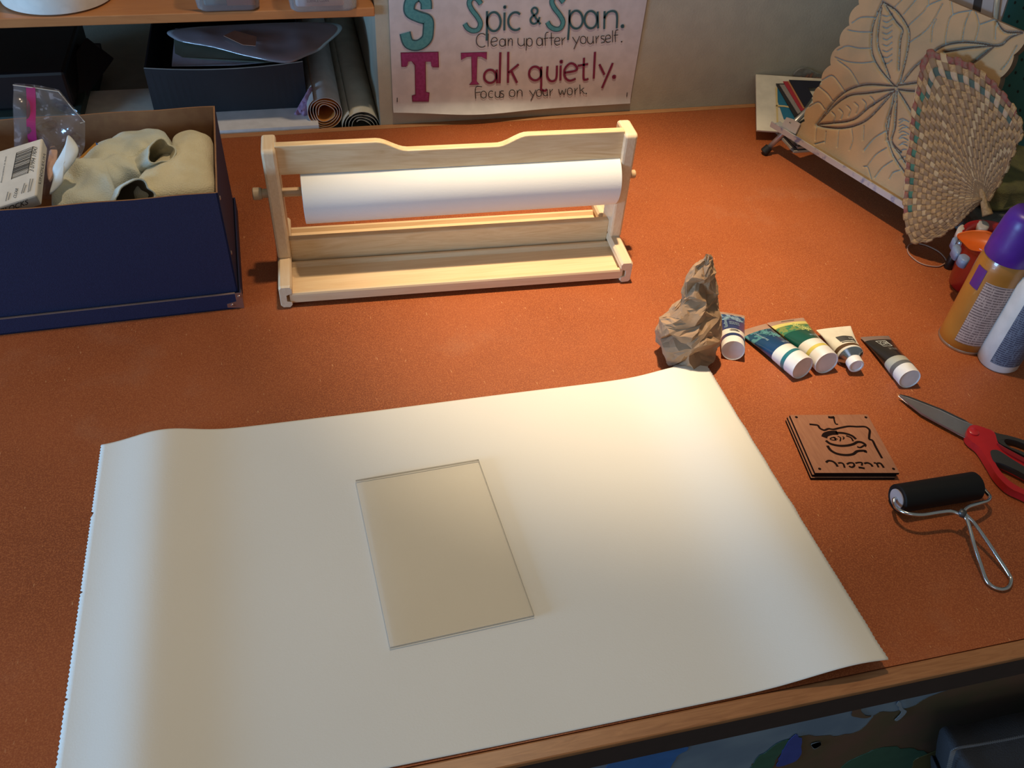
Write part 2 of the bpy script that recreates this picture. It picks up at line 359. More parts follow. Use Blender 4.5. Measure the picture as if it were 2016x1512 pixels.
# ------------------------------------------------------------------ wall shelf (upper) and its things
sh = mesh('wall_shelf', *boxv(-1.6, NX - .001, 1.478, 2.1, .203, .218), shelfw, bevel=.0015); tag(sh, 'orange brown wooden shelf board across the niche above the storage box', 'shelf')
SZ = .218
c0 = at(72, 40, SZ); cx, cy = c0[0] + .02, c0[1] + .096
tb = thing('white_tub', (cx, cy, SZ), 'round white tub standing at the left end of the upper shelf', 'tub')
mesh('tub_body', *lathe([(.078, 0), (.085, .0035), (.088, .02), (.098, .15), (.10, .152), (.10, .156), (.094, .156), (.084, .02), (.001, .012)], (cx, cy, SZ), n=72), mat('tub_white', (.90, .88, .80, 1), .35, spec=.5), tb, smooth=True, autosmooth=40)
plast = clear('frosted_plastic', (.86, .89, .92, 1), .06, .22, .22, (.62, .66, .72, 1))
def rrect(x0, x1, y0, y1, r, z, n=6):
    P = []
    for cx_, cy_, a0 in ((x1 - r, y1 - r, 0), (x0 + r, y1 - r, 90), (x0 + r, y0 + r, 180), (x1 - r, y0 + r, 270)):
        for k in range(n + 1):
            a = math.radians(a0 + 90 * k / n); P.append((cx_ + r * math.cos(a), cy_ + r * math.sin(a), z))
    return P
def ploft(loops, closed0=True, closed1=True):
    n = len(loops[0]); V = [p for l in loops for p in l]; Fc = []
    for i in range(len(loops) - 1):
        for k in range(n): k2 = (k + 1) % n; Fc.append((i * n + k, i * n + k2, (i + 1) * n + k2, (i + 1) * n + k))
    if closed0: Fc.append(tuple(range(n - 1, -1, -1)))
    if closed1: Fc.append(tuple((len(loops) - 1) * n + k for k in range(n)))
    return V, Fc
def tub_box(pxl, pxr, py, label, kind):
    a = at(pxl, py, SZ); bb = at(pxr, py - 2, SZ); y0 = (a[1] + bb[1]) / 2; x0, x1 = a[0], bb[0]; y1 = y0 + .17
    T = thing('plastic_container', ((x0 + x1) / 2, (y0 + y1) / 2, SZ), label, 'container')
    L = [rrect(x0 + .006, x1 - .006, y0 + .006, y1 - .006, .012, SZ + .0003), rrect(x0 + .001, x1 - .001, y0 + .001, y1 - .001, .014, SZ + .005), rrect(x0 - .008, x1 + .008, y0 - .008, y1 + .008, .018, SZ + .09), rrect(x0 - .012, x1 + .012, y0 - .012, y1 + .012, .02, SZ + .092)]
    mesh('container_body', *ploft(L, True, False), plast, T, smooth=True, autosmooth=45)
    return x0, x1, y0, y1
x0, x1, y0, y1 = tub_box(388, 514, 26, 'translucent plastic container holding pale wooden blocks, on the upper shelf', 0)
wb = mesh('wooden_block', *boxv(x1 - .052, x1 - .008, y0 + .012, y0 + .10, SZ + .006, SZ + .055, fn=None), wood('block_wood', (.62, .38, .25, 1), (.55, .32, .2, 1), 8, (10, 1, 1), .5), bevel=.001)
tag(wb, 'pale wooden block inside the left translucent container', 'block')
tl = mesh('green_sponge', *boxv(x0 + .012, x0 + .055, y0 + .014, y0 + .09, SZ + .006, SZ + .04), mat('spo', (.20, .30, .28, 1), .8), bevel=.003)
tag(tl, 'dull green sponge inside the left translucent container', 'sponge')
x0, x1, y0, y1 = tub_box(572, 706, 27, 'translucent plastic container with a white packet inside, right end of upper shelf', 1)
wbx = thing('white_packet', (x0 + .045, y0 + .06, SZ + .006), 'white packet with small grey print inside the right translucent container', 'packet')
mesh('packet_body', *boxv(x0 + .010, x0 + .088, y0 + .011, y0 + .12, SZ + .006, SZ + .05), mat('packet_white', (.78, .78, .76, 1), .5), wbx, bevel=.004)
pb = MB()
for r_, (ss, z_) in enumerate([('CLEAN DRY', .030), ('LIGHTLY SANDED', .021), ('SURFACE CLEAN', .014)]):
    pb.add(*text_geo(ss, lambda u, v, z_=z_: (x0 + .028 + u * .035, y0 + .0102, SZ + z_ + v * .005)))
pb.build('print', mat('grey_ink', (.15, .15, .16, 1), .6), wbx)

# ------------------------------------------------------------------ things in the niche
NZ = -.022
blackm = mat('matte_black', (.012, .013, .017, 1), .65)
wsheet = mesh('white_board', *boxv(-.165, .030, 1.495, 1.75, NZ, .004), mat('board_white', (.70, .69, .70, 1), .6)); tag(wsheet, 'flat white board lying under the black storage box', 'board')
pa = at(160, 226, .01); 
wc = mesh('white_card', *boxv(-.38, -.235, 1.50, 1.66, NZ, .012), mat('card_white', (.78, .76, .66, 1), .6)); tag(wc, 'pale card lying in the niche just behind the blue box rim', 'card')
# black file box
BY = 1.5665
bl = atY(288, 222, BY); br_ = atY(604, 205, BY); tz = atY(440, 133, BY)[2]; BX0, BX1 = atY(281, 128, BY)[0], atY(600, 118, BY)[0]
bbx = thing('black_storage_box', ((bl[0] + br_[0]) / 2, 1.7, .0045), 'open black storage box under the shelf, papers sticking out of its top', 'box')
X0, X1 = BX0, BX1 - .004; mb_ = MB(); top = []
n = 24
for s in range(n + 1):
    u = s / n; x = X0 + (X1 - X0) * u; top.append((x, BY - .004 * math.sin(u * 3.14), tz + .006 * (2 * u - 1) ** 2 - .002))
V = []; 
for p in top: V += [p, (p[0], BY, .0045), (p[0], p[1] + .003, p[2]), (p[0], BY + .003, .0045)]
Fc = []
for s in range(n): a = 4 * s; Fc += [(a, a + 1, a + 5, a + 4), (a + 2, a + 6, a + 7, a + 3), (a, a + 4, a + 6, a + 2)]
mb_.add(V, Fc)
mb_.box(X0, X0 + .003, BY + .003, 2.0, .0045, tz + .004); mb_.box(X1 - .003, X1, BY + .003, 2.0, .0045, tz + .004); mb_.box(X0, X1, 2.0, 2.003, .0045, tz + .004); mb_.box(X0 + .003, X1 - .003, BY + .004, 2.0, .0045, .008)
mb_.build('box_body', blackm, bbx)
mesh('rim_edge', *sweep([(p[0], p[1] + .0012, p[2] + .0006) for p in top], .0011, 6), mat('rim_grey', (.25, .25, .23, 1), .5), bbx, label='worn pale rim')
def sheet_px(name, px, zs, m, label, cat, thick=.0015, group=None):
    P = [at(x, y, z) for (x, y), z in zip(px, zs)]
    o = mesh(name, *slab(P, thick), m); return tag(o, label, cat, group)
sheet_px('paper_stack', [(338, 129), (345, 56), (560, 56), (585, 116), (460, 127)], [tz - .004, tz + .02, tz + .02, tz - .004, tz - .004], mat('pap_lil', (.30, .30, .36, 1), .6), 'flat lilac grey papers lying in the black storage box', 'papers', .002)
sheet_px('olive_folder', [(345, 112), (342, 78), (430, 84), (520, 108), (560, 118), (520, 122)], [tz + .001, tz + .014, tz + .014, tz + .006, tz + .001, tz + .001], mat('folder_olive', (.10, .105, .075, 1), .6), 'dark olive folder on the papers in the black box', 'folder', .002)
sl = [(345, 78), (360, 55), (655, 45), (640, 90), (600, 112), (560, 124), (490, 112), (420, 94)]
P = [at(x, y, tz + .010 + (120 - y) * .0002) for x, y in sl]; cc = sum(P) / len(P)
o = mesh('plastic_sleeve', *puff(P, cc, .006, amp=.8, freq=14, seed=2, under=.001), clear('sleeve_clear', (.86, .86, .90, 1), .16, .12, .45, (.42, .41, .46, 1)), smooth=True); tag(o, 'clear plastic sleeve of papers drooping from the black box', 'plastic sleeve')
sheet_px('orange_print', [(440, 70), (462, 60), (505, 72), (503, 90), (478, 88)], [tz + .028] * 5, mat('print_or', (.42, .22, .14, 1), .6), 'small orange printed card in the plastic sleeve', 'card', .0008)
# paper rolls
def spiral(px, Y, r0, turns, gap, L, nm, m, label, zfix=None, inner=None, tail=None):
    c = atY(px[0], px[1], Y); 
    if zfix: c[2] = zfix
    n = int(turns * 40); pr = []
    for k in range(n + 1):
        a = 2 * math.pi * k / 40; r = r0 - gap * k / 40 + (.0011 * math.sin(3.1 * a) if k > 40 else 0)
        pr.append((c[0] + r * math.cos(a + 2.2), c[2] + r * math.sin(a + 2.2)))
    if tail: pr = [(c[0] + tx, c[2] + tz_) for tx, tz_ in tail] + pr
    V = []; Fc = []; I = []; th = .0009; m_ = len(pr)
    for k, (x, z) in enumerate(pr):
        dx, dz = x - c[0], z - c[2]; q = math.hypot(dx, dz); nx, nz = dx / q, dz / q
        for yy in (Y, Y + L): V += [(x, yy, z), (x - nx * th, yy, z - nz * th)]
    for k in range(m_ - 1):
        a = 4 * k; b_ = a + 4; Fc += [(a, b_, b_ + 2, a + 2), (a + 1, a + 3, b_ + 3, b_ + 1), (a, a + 1, b_ + 1, b_)]; i2 = 1 if k > 44 else 0; I += [i2, 1, 0]
    o = mesh(nm, V, Fc, m, smooth=True, idx=I, autosmooth=50); return tag(o, label, 'paper roll')
rollw = mat('roll_grey_white', (.62, .59, .57, 1), .7, bump=.15, bscale=300); 
spiral((641, 222), 1.512, .033, 4.2, .0045, .55, 'paper_roll', [rollw, mat('roll_orange', (.70, .30, .07, 1), .6)], 'white paper roll with orange layers inside, resting on top beside the black box')
spiral((713, 252), 1.506, .0375, 4.0, .0055, .56, 'paper_roll', [mat('roll_cream', (.66, .63, .52, 1), .7), mat('roll_inner_dark', (.05, .045, .04, 1), .6, col2=(.4, .38, .33, 1), scale=60)], 'cream paper roll with dark layers inside, lowest one next to the niche edge')
spiral((668, 236), 1.53, .013, 1.6, .004, .5, 'paper_roll', [mat('roll_bluegrey', (.20, .20, .25, 1), .7), mat('roll_dk', (.03, .03, .04, 1), .7)], 'dark grey paper roll half hidden under the white and orange roll', zfix=-.009)
P = [atY(x, y, 1.55) for x, y in [(573, 243), (585, 214), (600, 188), (612, 172), (616, 210), (612, 234), (596, 236)]]
o = mesh('purple_tissue', *puff(P, sum(P) / 7, .014, (-.3, -1, .3), amp=.9, freq=70, seed=5, power=.4), mat('tissue_purple', (.36, .22, .36, 1), .7)); tag(o, 'crumpled purple tissue sticking out left of the orange lined roll', 'tissue')
# dark clutter at the left of the niche
g = mesh('green_book', *boxv(-.62, -.375, 1.54, 1.80, NZ, .028), mat('bk_green', (.035, .06, .05, 1), .6), bevel=.001); tag(g, 'dark green book lying at the far left of the niche', 'book')
g = mesh('navy_case', *boxv(-.66, -.365, 1.50, 1.535, NZ, .016), mat('bk_navy', (.03, .035, .06, 1), .6), bevel=.002); tag(g, 'dark navy case lying in front of the green book', 'case')
g = mesh('black_case', *boxv(-.62, -.385, 1.56, 1.80, .0285, .095), mat('case_bk', (.006, .006, .007, 1), .4), bevel=.006); tag(g, 'thick black case stacked on the green book under the shelf', 'case')
st = thing('black_folding_stand', (-.30, 1.66, .0125), 'black folding stand leaning in the dark corner of the niche', 'stand')
def bar(name, a, b_, w_, parent, m):
    a = np.array(a); b_ = np.array(b_); d = unit(b_ - a); s = unit(np.cross(d, (0, -1, .2))) * w_ / 2; u2 = unit(np.cross(s, d)) * .006
    V = [a - s - u2, a + s - u2, b_ + s - u2, b_ - s - u2, a - s + u2, a + s + u2, b_ + s + u2, b_ - s + u2]
    mesh(name, V, [(0, 1, 2, 3), (7, 6, 5, 4), (0, 4, 5, 1), (1, 5, 6, 2), (2, 6, 7, 3), (3, 7, 4, 0)], m, parent, bevel=.002)
bar('main_bar', atY(112, 210, 1.58) , atY(196, 97, 1.72), .055, st, blackm)
bar('cross_bar', atY(60, 98, 1.72), atY(200, 98, 1.72), .022, st, blackm)
bar('arm', atY(32, 84, 1.70), atY(82, 120, 1.69), .012, st, blackm)
bar('foot', atY(140, 222, 1.56), atY(155, 200, 1.60), .02, st, blackm)

# ------------------------------------------------------------------ wall poster
PY = WY - .0045; nW = (0, -1, 0)
def wl(x, y, lift=0): return atY(x, y, PY - lift)
pt = thing('wall_poster', (.397, PY, .02), 'hand lettered white poster with teal and purple words pinned on the back wall', 'poster')
def fsheet(nx=40, nz=12):
    V = []; Fc = []
    for j in range(nz + 1):
        for i in range(nx + 1):
            u = i / nx; v = j / nz; x = .166 + .461 * u; zb = .0275 - .0085 * u - .0035 * math.sin(u * 3.1) ; z = zb + (.56 - zb) * v
            curl = .016 * math.exp(-(v * 130)) * math.exp(-((u - .33) / .22) ** 2) + .003 * math.exp(-v * 130)
            V.append((x + .004 * v * (u), WY - .0036 - curl, z))
    for j in range(nz):
        for i in range(nx): a = j * (nx + 1) + i; Fc.append((a, a + 1, a + nx + 2, a + nx + 1))
    return V, Fc
V, Fc = fsheet(40, 60)
mesh('sheet', V, Fc, mat('poster_paper', (.56, .54, .54, 1), .7), pt, smooth=True)
def ptxt(body, p0, p1, hpx, k=1.0):
    o0 = wl(*p0, .0002); e = wl(*p1, .0002) - o0; upv = np.array([0, 0, 1.]) * (wl(p0[0], p0[1] - hpx)[2] - wl(*p0)[2])
    return text_geo(body, lambda u, v: o0 + e * u + upv * v)
teal, tealD, mag, magD, inkk = [], [], [], [], []
def S4(x, y): return (740 + x * .25794, y * .25794)
def strokes(dst, pts, wpx, k, sub=6, closed=False, lift=.0004):
    P = smoothpath([wl(*S4(x, y)) for x, y in pts], sub, closed); wm = wpx * .25794 * .00099
    dst.append(ribbon(P, wm, nW, lift, closed))
# big block S (dark outline under, teal on top)
Sb = [(385, 70), (380, 10), (335, -35), (280, -10), (255, 40), (262, 95), (330, 130), (395, 155), (400, 230), (385, 300), (320, 345), (250, 330), (222, 250)]
strokes(tealD, Sb, 78, 0, lift=.0003); strokes(teal, Sb, 60, 0, lift=.0005)
def poly(dst, pts, lift):
    P = [wl(*S4(x, y)) + np.array([0, -lift, 0]) for x, y in pts]; V = [Vector([float(a) for a in p]) for p in P]
    dst.append((P, [tuple(t_) for t_ in tessellate_polygon([V])]))
T1 = [(188, 400), (478, 394), (482, 514), (432, 514), (426, 470), (380, 470), (384, 700), (410, 706), (404, 776), (278, 776), (274, 728), (300, 720), (296, 500), (270, 465), (240, 470), (232, 510), (194, 510)]
poly(magD, T1, .0003)
poly(mag, [(x + (7 if x < 335 else -7), y + (7 if y < 440 or (700 < y < 760) else (-7 if y > 760 or 490 < y < 520 else 0))) for x, y in T1], .0005)
# initial S letters
for dx in (0, 630):
    sp_ = [(802, 30), (770, -10), (735, -15), (712, 20), (730, 70), (775, 130), (798, 180), (780, 225), (740, 235), (700, 215), (678, 180)]
    sp_ = [(x + dx, y - (12 if dx else 0)) for x, y in sp_]
    strokes(tealD, sp_, 36, 0, lift=.0003); strokes(teal, sp_, 24, 0, lift=.0005)
T2 = [(648, 402), (848, 396), (846, 455), (805, 432), (775, 432), (770, 620), (792, 645), (710, 648), (732, 620), (728, 432), (690, 435), (650, 458)]
poly(magD, T2, .0003); poly(mag, [(x + (4 if x < 745 else -4), y + (4 if y < 420 else -4)) for x, y in T2], .0005)
# hand drawn letters as strokes (zoomed coordinates)
def L_(dst, w_, *paths):
    for p in paths: strokes(dst, p, w_, 0, lift=.0004)
def circ(cx_, cy_, rx_, ry_, a0=0, a1=360, n=14):
    return [(cx_ + rx_ * math.cos(math.radians(a0 + (a1 - a0) * k / n)), cy_ + ry_ * math.sin(math.radians(a0 + (a1 - a0) * k / n))) for k in range(n + 1)]
L_(tealD, 15, [(848, 85), (848, 190), (845, 310)], circ(900, 165, 52, 72, 160, 520), [(982, 95), (980, 232)], circ(984, 54, 5, 5), circ(1060, 165, 55, 70, 300, 50)[::-1] if False else circ(1065, 162, 55, 68, -50, -310))
L_(tealD, 14, [(1255, 185), (1195, 100), (1190, 75), (1210, 58), (1232, 72), (1228, 100), (1185, 135), (1182, 165), (1205, 182), (1235, 165), (1250, 130)])
L_(tealD, 15, [(1478, 75), (1474, 190), (1466, 305)], circ(1528, 150, 50, 68, 160, 520), circ(1640, 150, 48, 66), [(1692, 88), (1696, 216)], [(1745, 85), (1742, 222)], [(1742, 140), (1770, 95), (1815, 85), (1840, 115), (1838, 215)], circ(1882, 200, 7, 7))
L_(magD, 17, circ(872, 582, 46, 50), [(922, 530), (926, 635)], [(950, 398), (944, 635)], [(1010, 395), (1008, 632)], [(1090, 490), (1012, 555)], [(1035, 545), (1078, 632)],
   circ(1215, 560, 46, 52), [(1262, 508), (1262, 640), (1262, 680), (1290, 692), (1305, 680)], [(1310, 505), (1308, 580), (1335, 618), (1375, 600), (1382, 500)], [(1410, 500), (1408, 615)], circ(1415, 470, 6, 6),
   [(1440, 555), (1530, 535), (1520, 495), (1480, 485), (1440, 530), (1445, 590), (1480, 615), (1525, 600)], [(1588, 440), (1585, 590), (1600, 608), (1622, 600)], [(1540, 502), (1620, 488)], [(1672, 395), (1662, 600)], [(1705, 490), (1745, 570)], [(1808, 480), (1725, 672)], circ(1818, 586, 8, 8))
K = 6
L_(inkk, K, circ(808, 308, 42, 52, -50, -310), [(858, 255), (856, 355)], [(880, 322), (925, 310), (915, 288), (890, 292), (878, 325), (895, 352), (925, 340)], circ(965, 325, 22, 28), [(988, 295), (990, 350)], [(1010, 292), (1010, 350)], [(1010, 320), (1025, 295), (1040, 305), (1040, 348)],
   [(1085, 290), (1085, 330), (1105, 350), (1130, 335), (1132, 290)], [(1132, 330), (1135, 352)], [(1150, 292), (1146, 385)], circ(1172, 322, 22, 30), circ(1248, 318, 22, 30), [(1270, 290), (1274, 348)], [(1318, 245), (1300, 250), (1292, 280), (1294, 348)], [(1280, 295), (1315, 290)], [(1338, 250), (1340, 345)], [(1322, 290), (1360, 288)],
   [(1365, 318), (1402, 310), (1395, 288), (1372, 292), (1363, 322), (1380, 345), (1405, 335)], [(1420, 288), (1422, 342)], [(1422, 310), (1445, 285)], [(1500, 282), (1530, 330)], [(1555, 275), (1510, 375)], circ(1582, 305, 22, 28), [(1615, 280), (1615, 315), (1635, 335), (1655, 318), (1658, 275)], [(1658, 310), (1662, 332)],
   [(1680, 275), (1682, 330)], [(1682, 300), (1702, 272)], [(1745, 275), (1722, 275), (1720, 292), (1742, 305), (1742, 322), (1718, 328)], [(1752, 300), (1790, 290), (1780, 268), (1757, 275), (1752, 305), (1768, 325), (1792, 315)], [(1806, 232), (1806, 322)], [(1850, 228), (1832, 232), (1826, 262), (1828, 320)], [(1815, 270), (1848, 266)], circ(1875, 318, 3, 3))
L_(inkk, K, [(810, 662), (762, 668), (762, 752)], [(762, 708), (798, 703)], circ(822, 722, 22, 26), circ(880, 720, 20, 26, -50, -310), [(912, 698), (912, 730), (930, 745), (945, 730), (945, 695)], [(945, 725), (948, 745)], [(975, 695), (955, 695), (955, 712), (974, 722), (972, 740), (950, 745)],
   circ(1040, 712, 22, 26), [(1078, 688), (1078, 738)], [(1078, 710), (1095, 686), (1114, 698), (1116, 736)], [(1172, 690), (1200, 730)], [(1222, 685), (1182, 768)], circ(1245, 710, 20, 26), [(1275, 684), (1276, 715), (1292, 732), (1308, 718), (1308, 682)], [(1308, 715), (1312, 734)], [(1328, 682), (1330, 732)], [(1330, 705), (1350, 680)],
   [(1394, 680), (1408, 722), (1422, 690), (1436, 722), (1450, 676)], circ(1480, 698, 20, 26), [(1518, 672), (1520, 722)], [(1520, 695), (1540, 670)], [(1556, 645), (1560, 718)], [(1588, 670), (1562, 692)], [(1570, 688), (1592, 716)], circ(1605, 714, 3, 3), [(163, 745), (163, 778)], [(1918, 705), (1914, 738)])
def build_all(lst, nm, m, label=None):
    b = MB()
    for g_ in lst: b.add(*g_)
    return b.build(nm, m, pt, label=label)
build_all(tealD, 'teal_outlines', mat('ink_teal_dark', (.02, .10, .12, 1), .6)); tm_ = mat('ink_teal', (.07, .28, .29, 1), .6, col2=(.05, .24, .26, 1), scale=200)
for g_ in teal: build_all([g_], 'teal_letter', tm_)
build_all(magD, 'purple_outlines', mat('ink_mag_dark', (.17, .012, .055, 1), .6)); build_all(mag, 'purple_lettering', mat('ink_mag', (.27, .03, .15, 1), .6, col2=(.22, .02, .11, 1), scale=160), 'purple filled letters')
build_all(inkk, 'black_lettering', mat('ink_black', (.03, .03, .03, 1), .6), 'thin black handwriting')

# ------------------------------------------------------------------ wooden paper roll holder
HO = (-.0582, .9773); hf = frame_fn(HO, -2.07); HL = .510
hd = thing('paper_roll_holder', hf(HL / 2, .085, 0), 'pale pine tabletop holder with a scalloped top board and two long trays', 'paper holder')
def uprofile(u0, sgn):
    # foot cross-section in (u, z): rounded block with a slot on its inner face, run along v
    P = [(0, .004), (.003, .0005), (.013, .0), (.0165, .004), (.0165, .0095), (.0095, .0115), (.0095, .0225), (.0185, .026), (.0185, .034), (.016, .0375), (.003, .0375), (0, .034)]
    return [(u0 + sgn * a, z) for a, z in P]
for u0, sgn in ((0, 1), (HL, -1)):
    pr = uprofile(u0, sgn); n = len(pr); V = []; Fc = []
    rows = [(.000, .90), (.003, 1.0), (.062, 1.0), (.062, 1.0), (.114, 1), (.170, 1.0), (.173, .9)]
    for v, k in rows:
        for u, z in pr: V.append(hf(u0 + sgn * .009 + (u - u0 - sgn * .009) * k, v, .019 + (z - .019) * k))
    for i in range(len(rows) - 1):
        for k in range(n): k2 = (k + 1) % n; Fc.append((i * n + k, i * n + k2, (i + 1) * n + k2, (i + 1) * n + k))
    Fc.append(tuple(range(n))); Fc.append(tuple((len(rows) - 1) * n + k for k in range(n - 1, -1, -1)))
    mesh('foot', V, Fc, pineY, hd)
    # upright with rounded top, as outline in (v, z)
    def up_out(v0, v1, z0, z1, r=.007):
        P = [(v0, z0), (v1, z0)]
        for c_, a0 in (((v1 - r, z1 - r), 0), ((v0 + r, z1 - r), 90)):
            for k in range(7): a = math.radians(a0 + 15 * k); P.append((c_[0] + r * math.cos(a), c_[1] + r * math.sin(a)))
        return P
    P = up_out(.066, .113, .0365, .207, .006); ua, ub = (u0, u0 + sgn * .0185)
    V = [hf(ua, v, z) for v, z in P] + [hf(ub, v, z) for v, z in P]; n = len(P)
    Fc = [tuple(range(n)), tuple(range(2 * n - 1, n - 1, -1))] + [(k, k + n, (k + 1) % n + n, (k + 1) % n) for k in range(n)]
    mesh('upright', V, Fc, pine if False else pineY, hd, bevel=.0035)
# scalloped top board (outline u,z)
ub0, ub1 = .0175, HL - .0175
def sm(a, b_, t): t = max(0, min(1, t)); t = t * t * (3 - 2 * t); return a + (b_ - a) * t
top = []
for k in range(81):
    u = ub0 + (ub1 - ub0) * k / 80; z = .2085 - .0145 * (sm(0, 1, (u - .148) / .042) - sm(0, 1, (u - .312) / .042)); top.append((u, z))
V = []; 
for u, z in top: V += [hf(u, .074, .166), hf(u, .074, z), hf(u, .086, .166), hf(u, .086, z)]
Fc = []
for k in range(80): a = 4 * k; b_ = a + 4; Fc += [(a, b_, b_ + 1, a + 1), (a + 2, a + 3, b_ + 3, b_ + 2), (a + 1, b_ + 1, b_ + 3, a + 3), (a, a + 2, b_ + 2, b_)]
Fc += [(0, 1, 3, 2), (320, 322, 323, 321)]
mesh('top_board', V, Fc, pineboard, hd, bevel=.0012, label='scalloped top board with a darker knot')
# knot on the top board
mesh('lower_board', *boxv(ub0, ub1, .080, .092, .011, .0585, fn=hf), pineboard, hd, bevel=.002)
def tray(v0, v1, sgn):
    z0, z1 = .0075, .0245
    P = [(v0, z0), (v1, z0), (v1, z1 - .003), (v1 - .001, z1), (v1 - .005, z1), (v1 - .008, z1 - .006), (v0 + .009, z1 - .006), (v0 + .006, z1 - .001), (v0 + .001, z1 - .001), (v0, z1 - .004)]
    n = len(P); V = [hf(ub0 - .004, v, z) for v, z in P] + [hf(ub1 + .004, v, z) for v, z in P]
    Fc = [tuple(range(n)), tuple(range(2 * n - 1, n - 1, -1))] + [(k, k + n, (k + 1) % n + n, (k + 1) % n) for k in range(n)]
    mesh('tray', V, Fc, pine, hd, bevel=.0006)
tray(.002, .077, 1); tray(.0955, .164, 1)
# dowel
pa_, pb_ = np.array(hf(-.021, .0895, .1306)), np.array(hf(HL + .014, .0895, .1306))
# dowel runs through the uprights
ax = unit(pb_ - pa_); pv = np.array(hf(0, .09, 0)) - np.array(hf(0, .062, 0))
V, Fc = lathe([(.0072, 0), (.0085, .001), (.0085, .0085), (.0078, .010), (.0078, .012)], pa_, ax, 24)
mesh('dowel_knob', V, Fc, mat('knob_wood', (.50, .36, .22, 1), .5), hd, smooth=True, autosmooth=40, label='darker turned dowel end')
Ld = float(np.linalg.norm(pb_ - pa_))
mesh('dowel', *lathe([(.0062, .011), (.0062, Ld - .001), (.0052, Ld)], pa_, ax, 24), wood('dowel_wood', (.62, .42, .24, 1), (.52, .33, .18, 1), 5, (1, 20, 20), .4), hd, smooth=True, autosmooth=40)
# paper roll on the dowel
rc = np.array(hf(.0455, .0905, .1262)); ax2 = unit(np.array(hf(.4915, .0905, .1292)) - rc)
RL = .446
V, Fc = lathe([(.0135, 0), (.0135, .0002), (.0405, 0), (.0412, .0006), (.0412, RL - .0006), (.0405, RL), (.0135, RL), (.0135, 0)], rc, ax2, 96, cap0=False, cap1=False)
rl = mesh('drawing_paper_roll', V, Fc, paper, smooth=True, autosmooth=40); tag(rl, 'thick roll of white drawing paper hanging on the dowel of the pine holder', 'paper roll')
# ------------------------------------------------------------------ sheet of drawing paper
def pz(x, y):
    l = .014 * math.exp(-((x + .202) / .046) ** 2)
    wr = max(0, min(1, (.78 - y) / .46)); r = (.011 + .008 * wr) * math.exp(-((x - (.455 + .012 * wr)) / (.05 + .02 * wr)) ** 2) * (1 - .45 * max(0, (x - .485) / .02) * (1 - wr))
    return .0007 + l + r + .0012 * (1 + math.sin(x * 21 + y * 5)) * .3
tlc, trc, brc, blc = at(200, 877, .001), at(1391, 721, .006), at(1749, 1299, .016), at(112, 1512, .001)
blc = tlc + (blc - tlc) / (blc - tlc)[1] * (.3185 - tlc[1])
NXp, NYp = 150, 190; V = []; Fc = []
for j in range(NYp + 1):
    v = j / NYp
    for i in range(NXp + 1):
        u = i / NXp; p = (tlc * (1 - v) + blc * v) * (1 - u) + (trc * (1 - v) + brc * v) * u
        x, y = p[0], p[1]
        if i in (0, NXp): x += (.0007 if j % 2 else -.0004) * (1 if i else -1)
        if i == 0 and j in (44, 45, 88, 138): x += .002
        if i == NXp: x += .0012 * noise.noise(Vector((0, y * 40, 3)))
        V.append((x, y, pz(x, y)))
for j in range(NYp):
    for i in range(NXp): a = j * (NXp + 1) + i; Fc.append((a, a + NXp + 1, a + NXp + 2, a + 1))
ps = mesh('drawing_paper_sheet', V, Fc, mat('sheet_paper', (.78, .765, .715, 1), .7, spec=.2, col2=(.765, .75, .70, 1), scale=5, bump=.05, bscale=500), smooth=True)
tag(ps, 'large sheet of white drawing paper lying curled at its ends on the table front', 'paper')
sd = ps.modifiers.new('thickness', 'SOLIDIFY'); sd.thickness = .0003; sd.offset = 1
# acrylic plate
zt = .0055
cor = [at(700, 945, zt), at(942, 904, zt), at(1052, 1211, zt), at(768, 1274, zt)]
V = [tuple(p) for p in cor] + [(p[0], p[1], zt - .0032) for p in cor]
plm = clear('acrylic', (.994, .992, .987, 1), -.02, .04, ior=1.3); edm = clear('acrylic_edge', (.55, .55, .52, 1), .30, .15, .35, (.45, .44, .41, 1))
ap = mesh('acrylic_plate', V, [(3, 2, 1, 0), (4, 5, 6, 7), (0, 1, 5, 4), (1, 2, 6, 5), (2, 3, 7, 6), (3, 0, 4, 7)], [plm, edm], idx=[0, 0, 1, 1, 1, 1])
tag(ap, 'clear rectangular acrylic plate lying on the white paper sheet', 'plate')

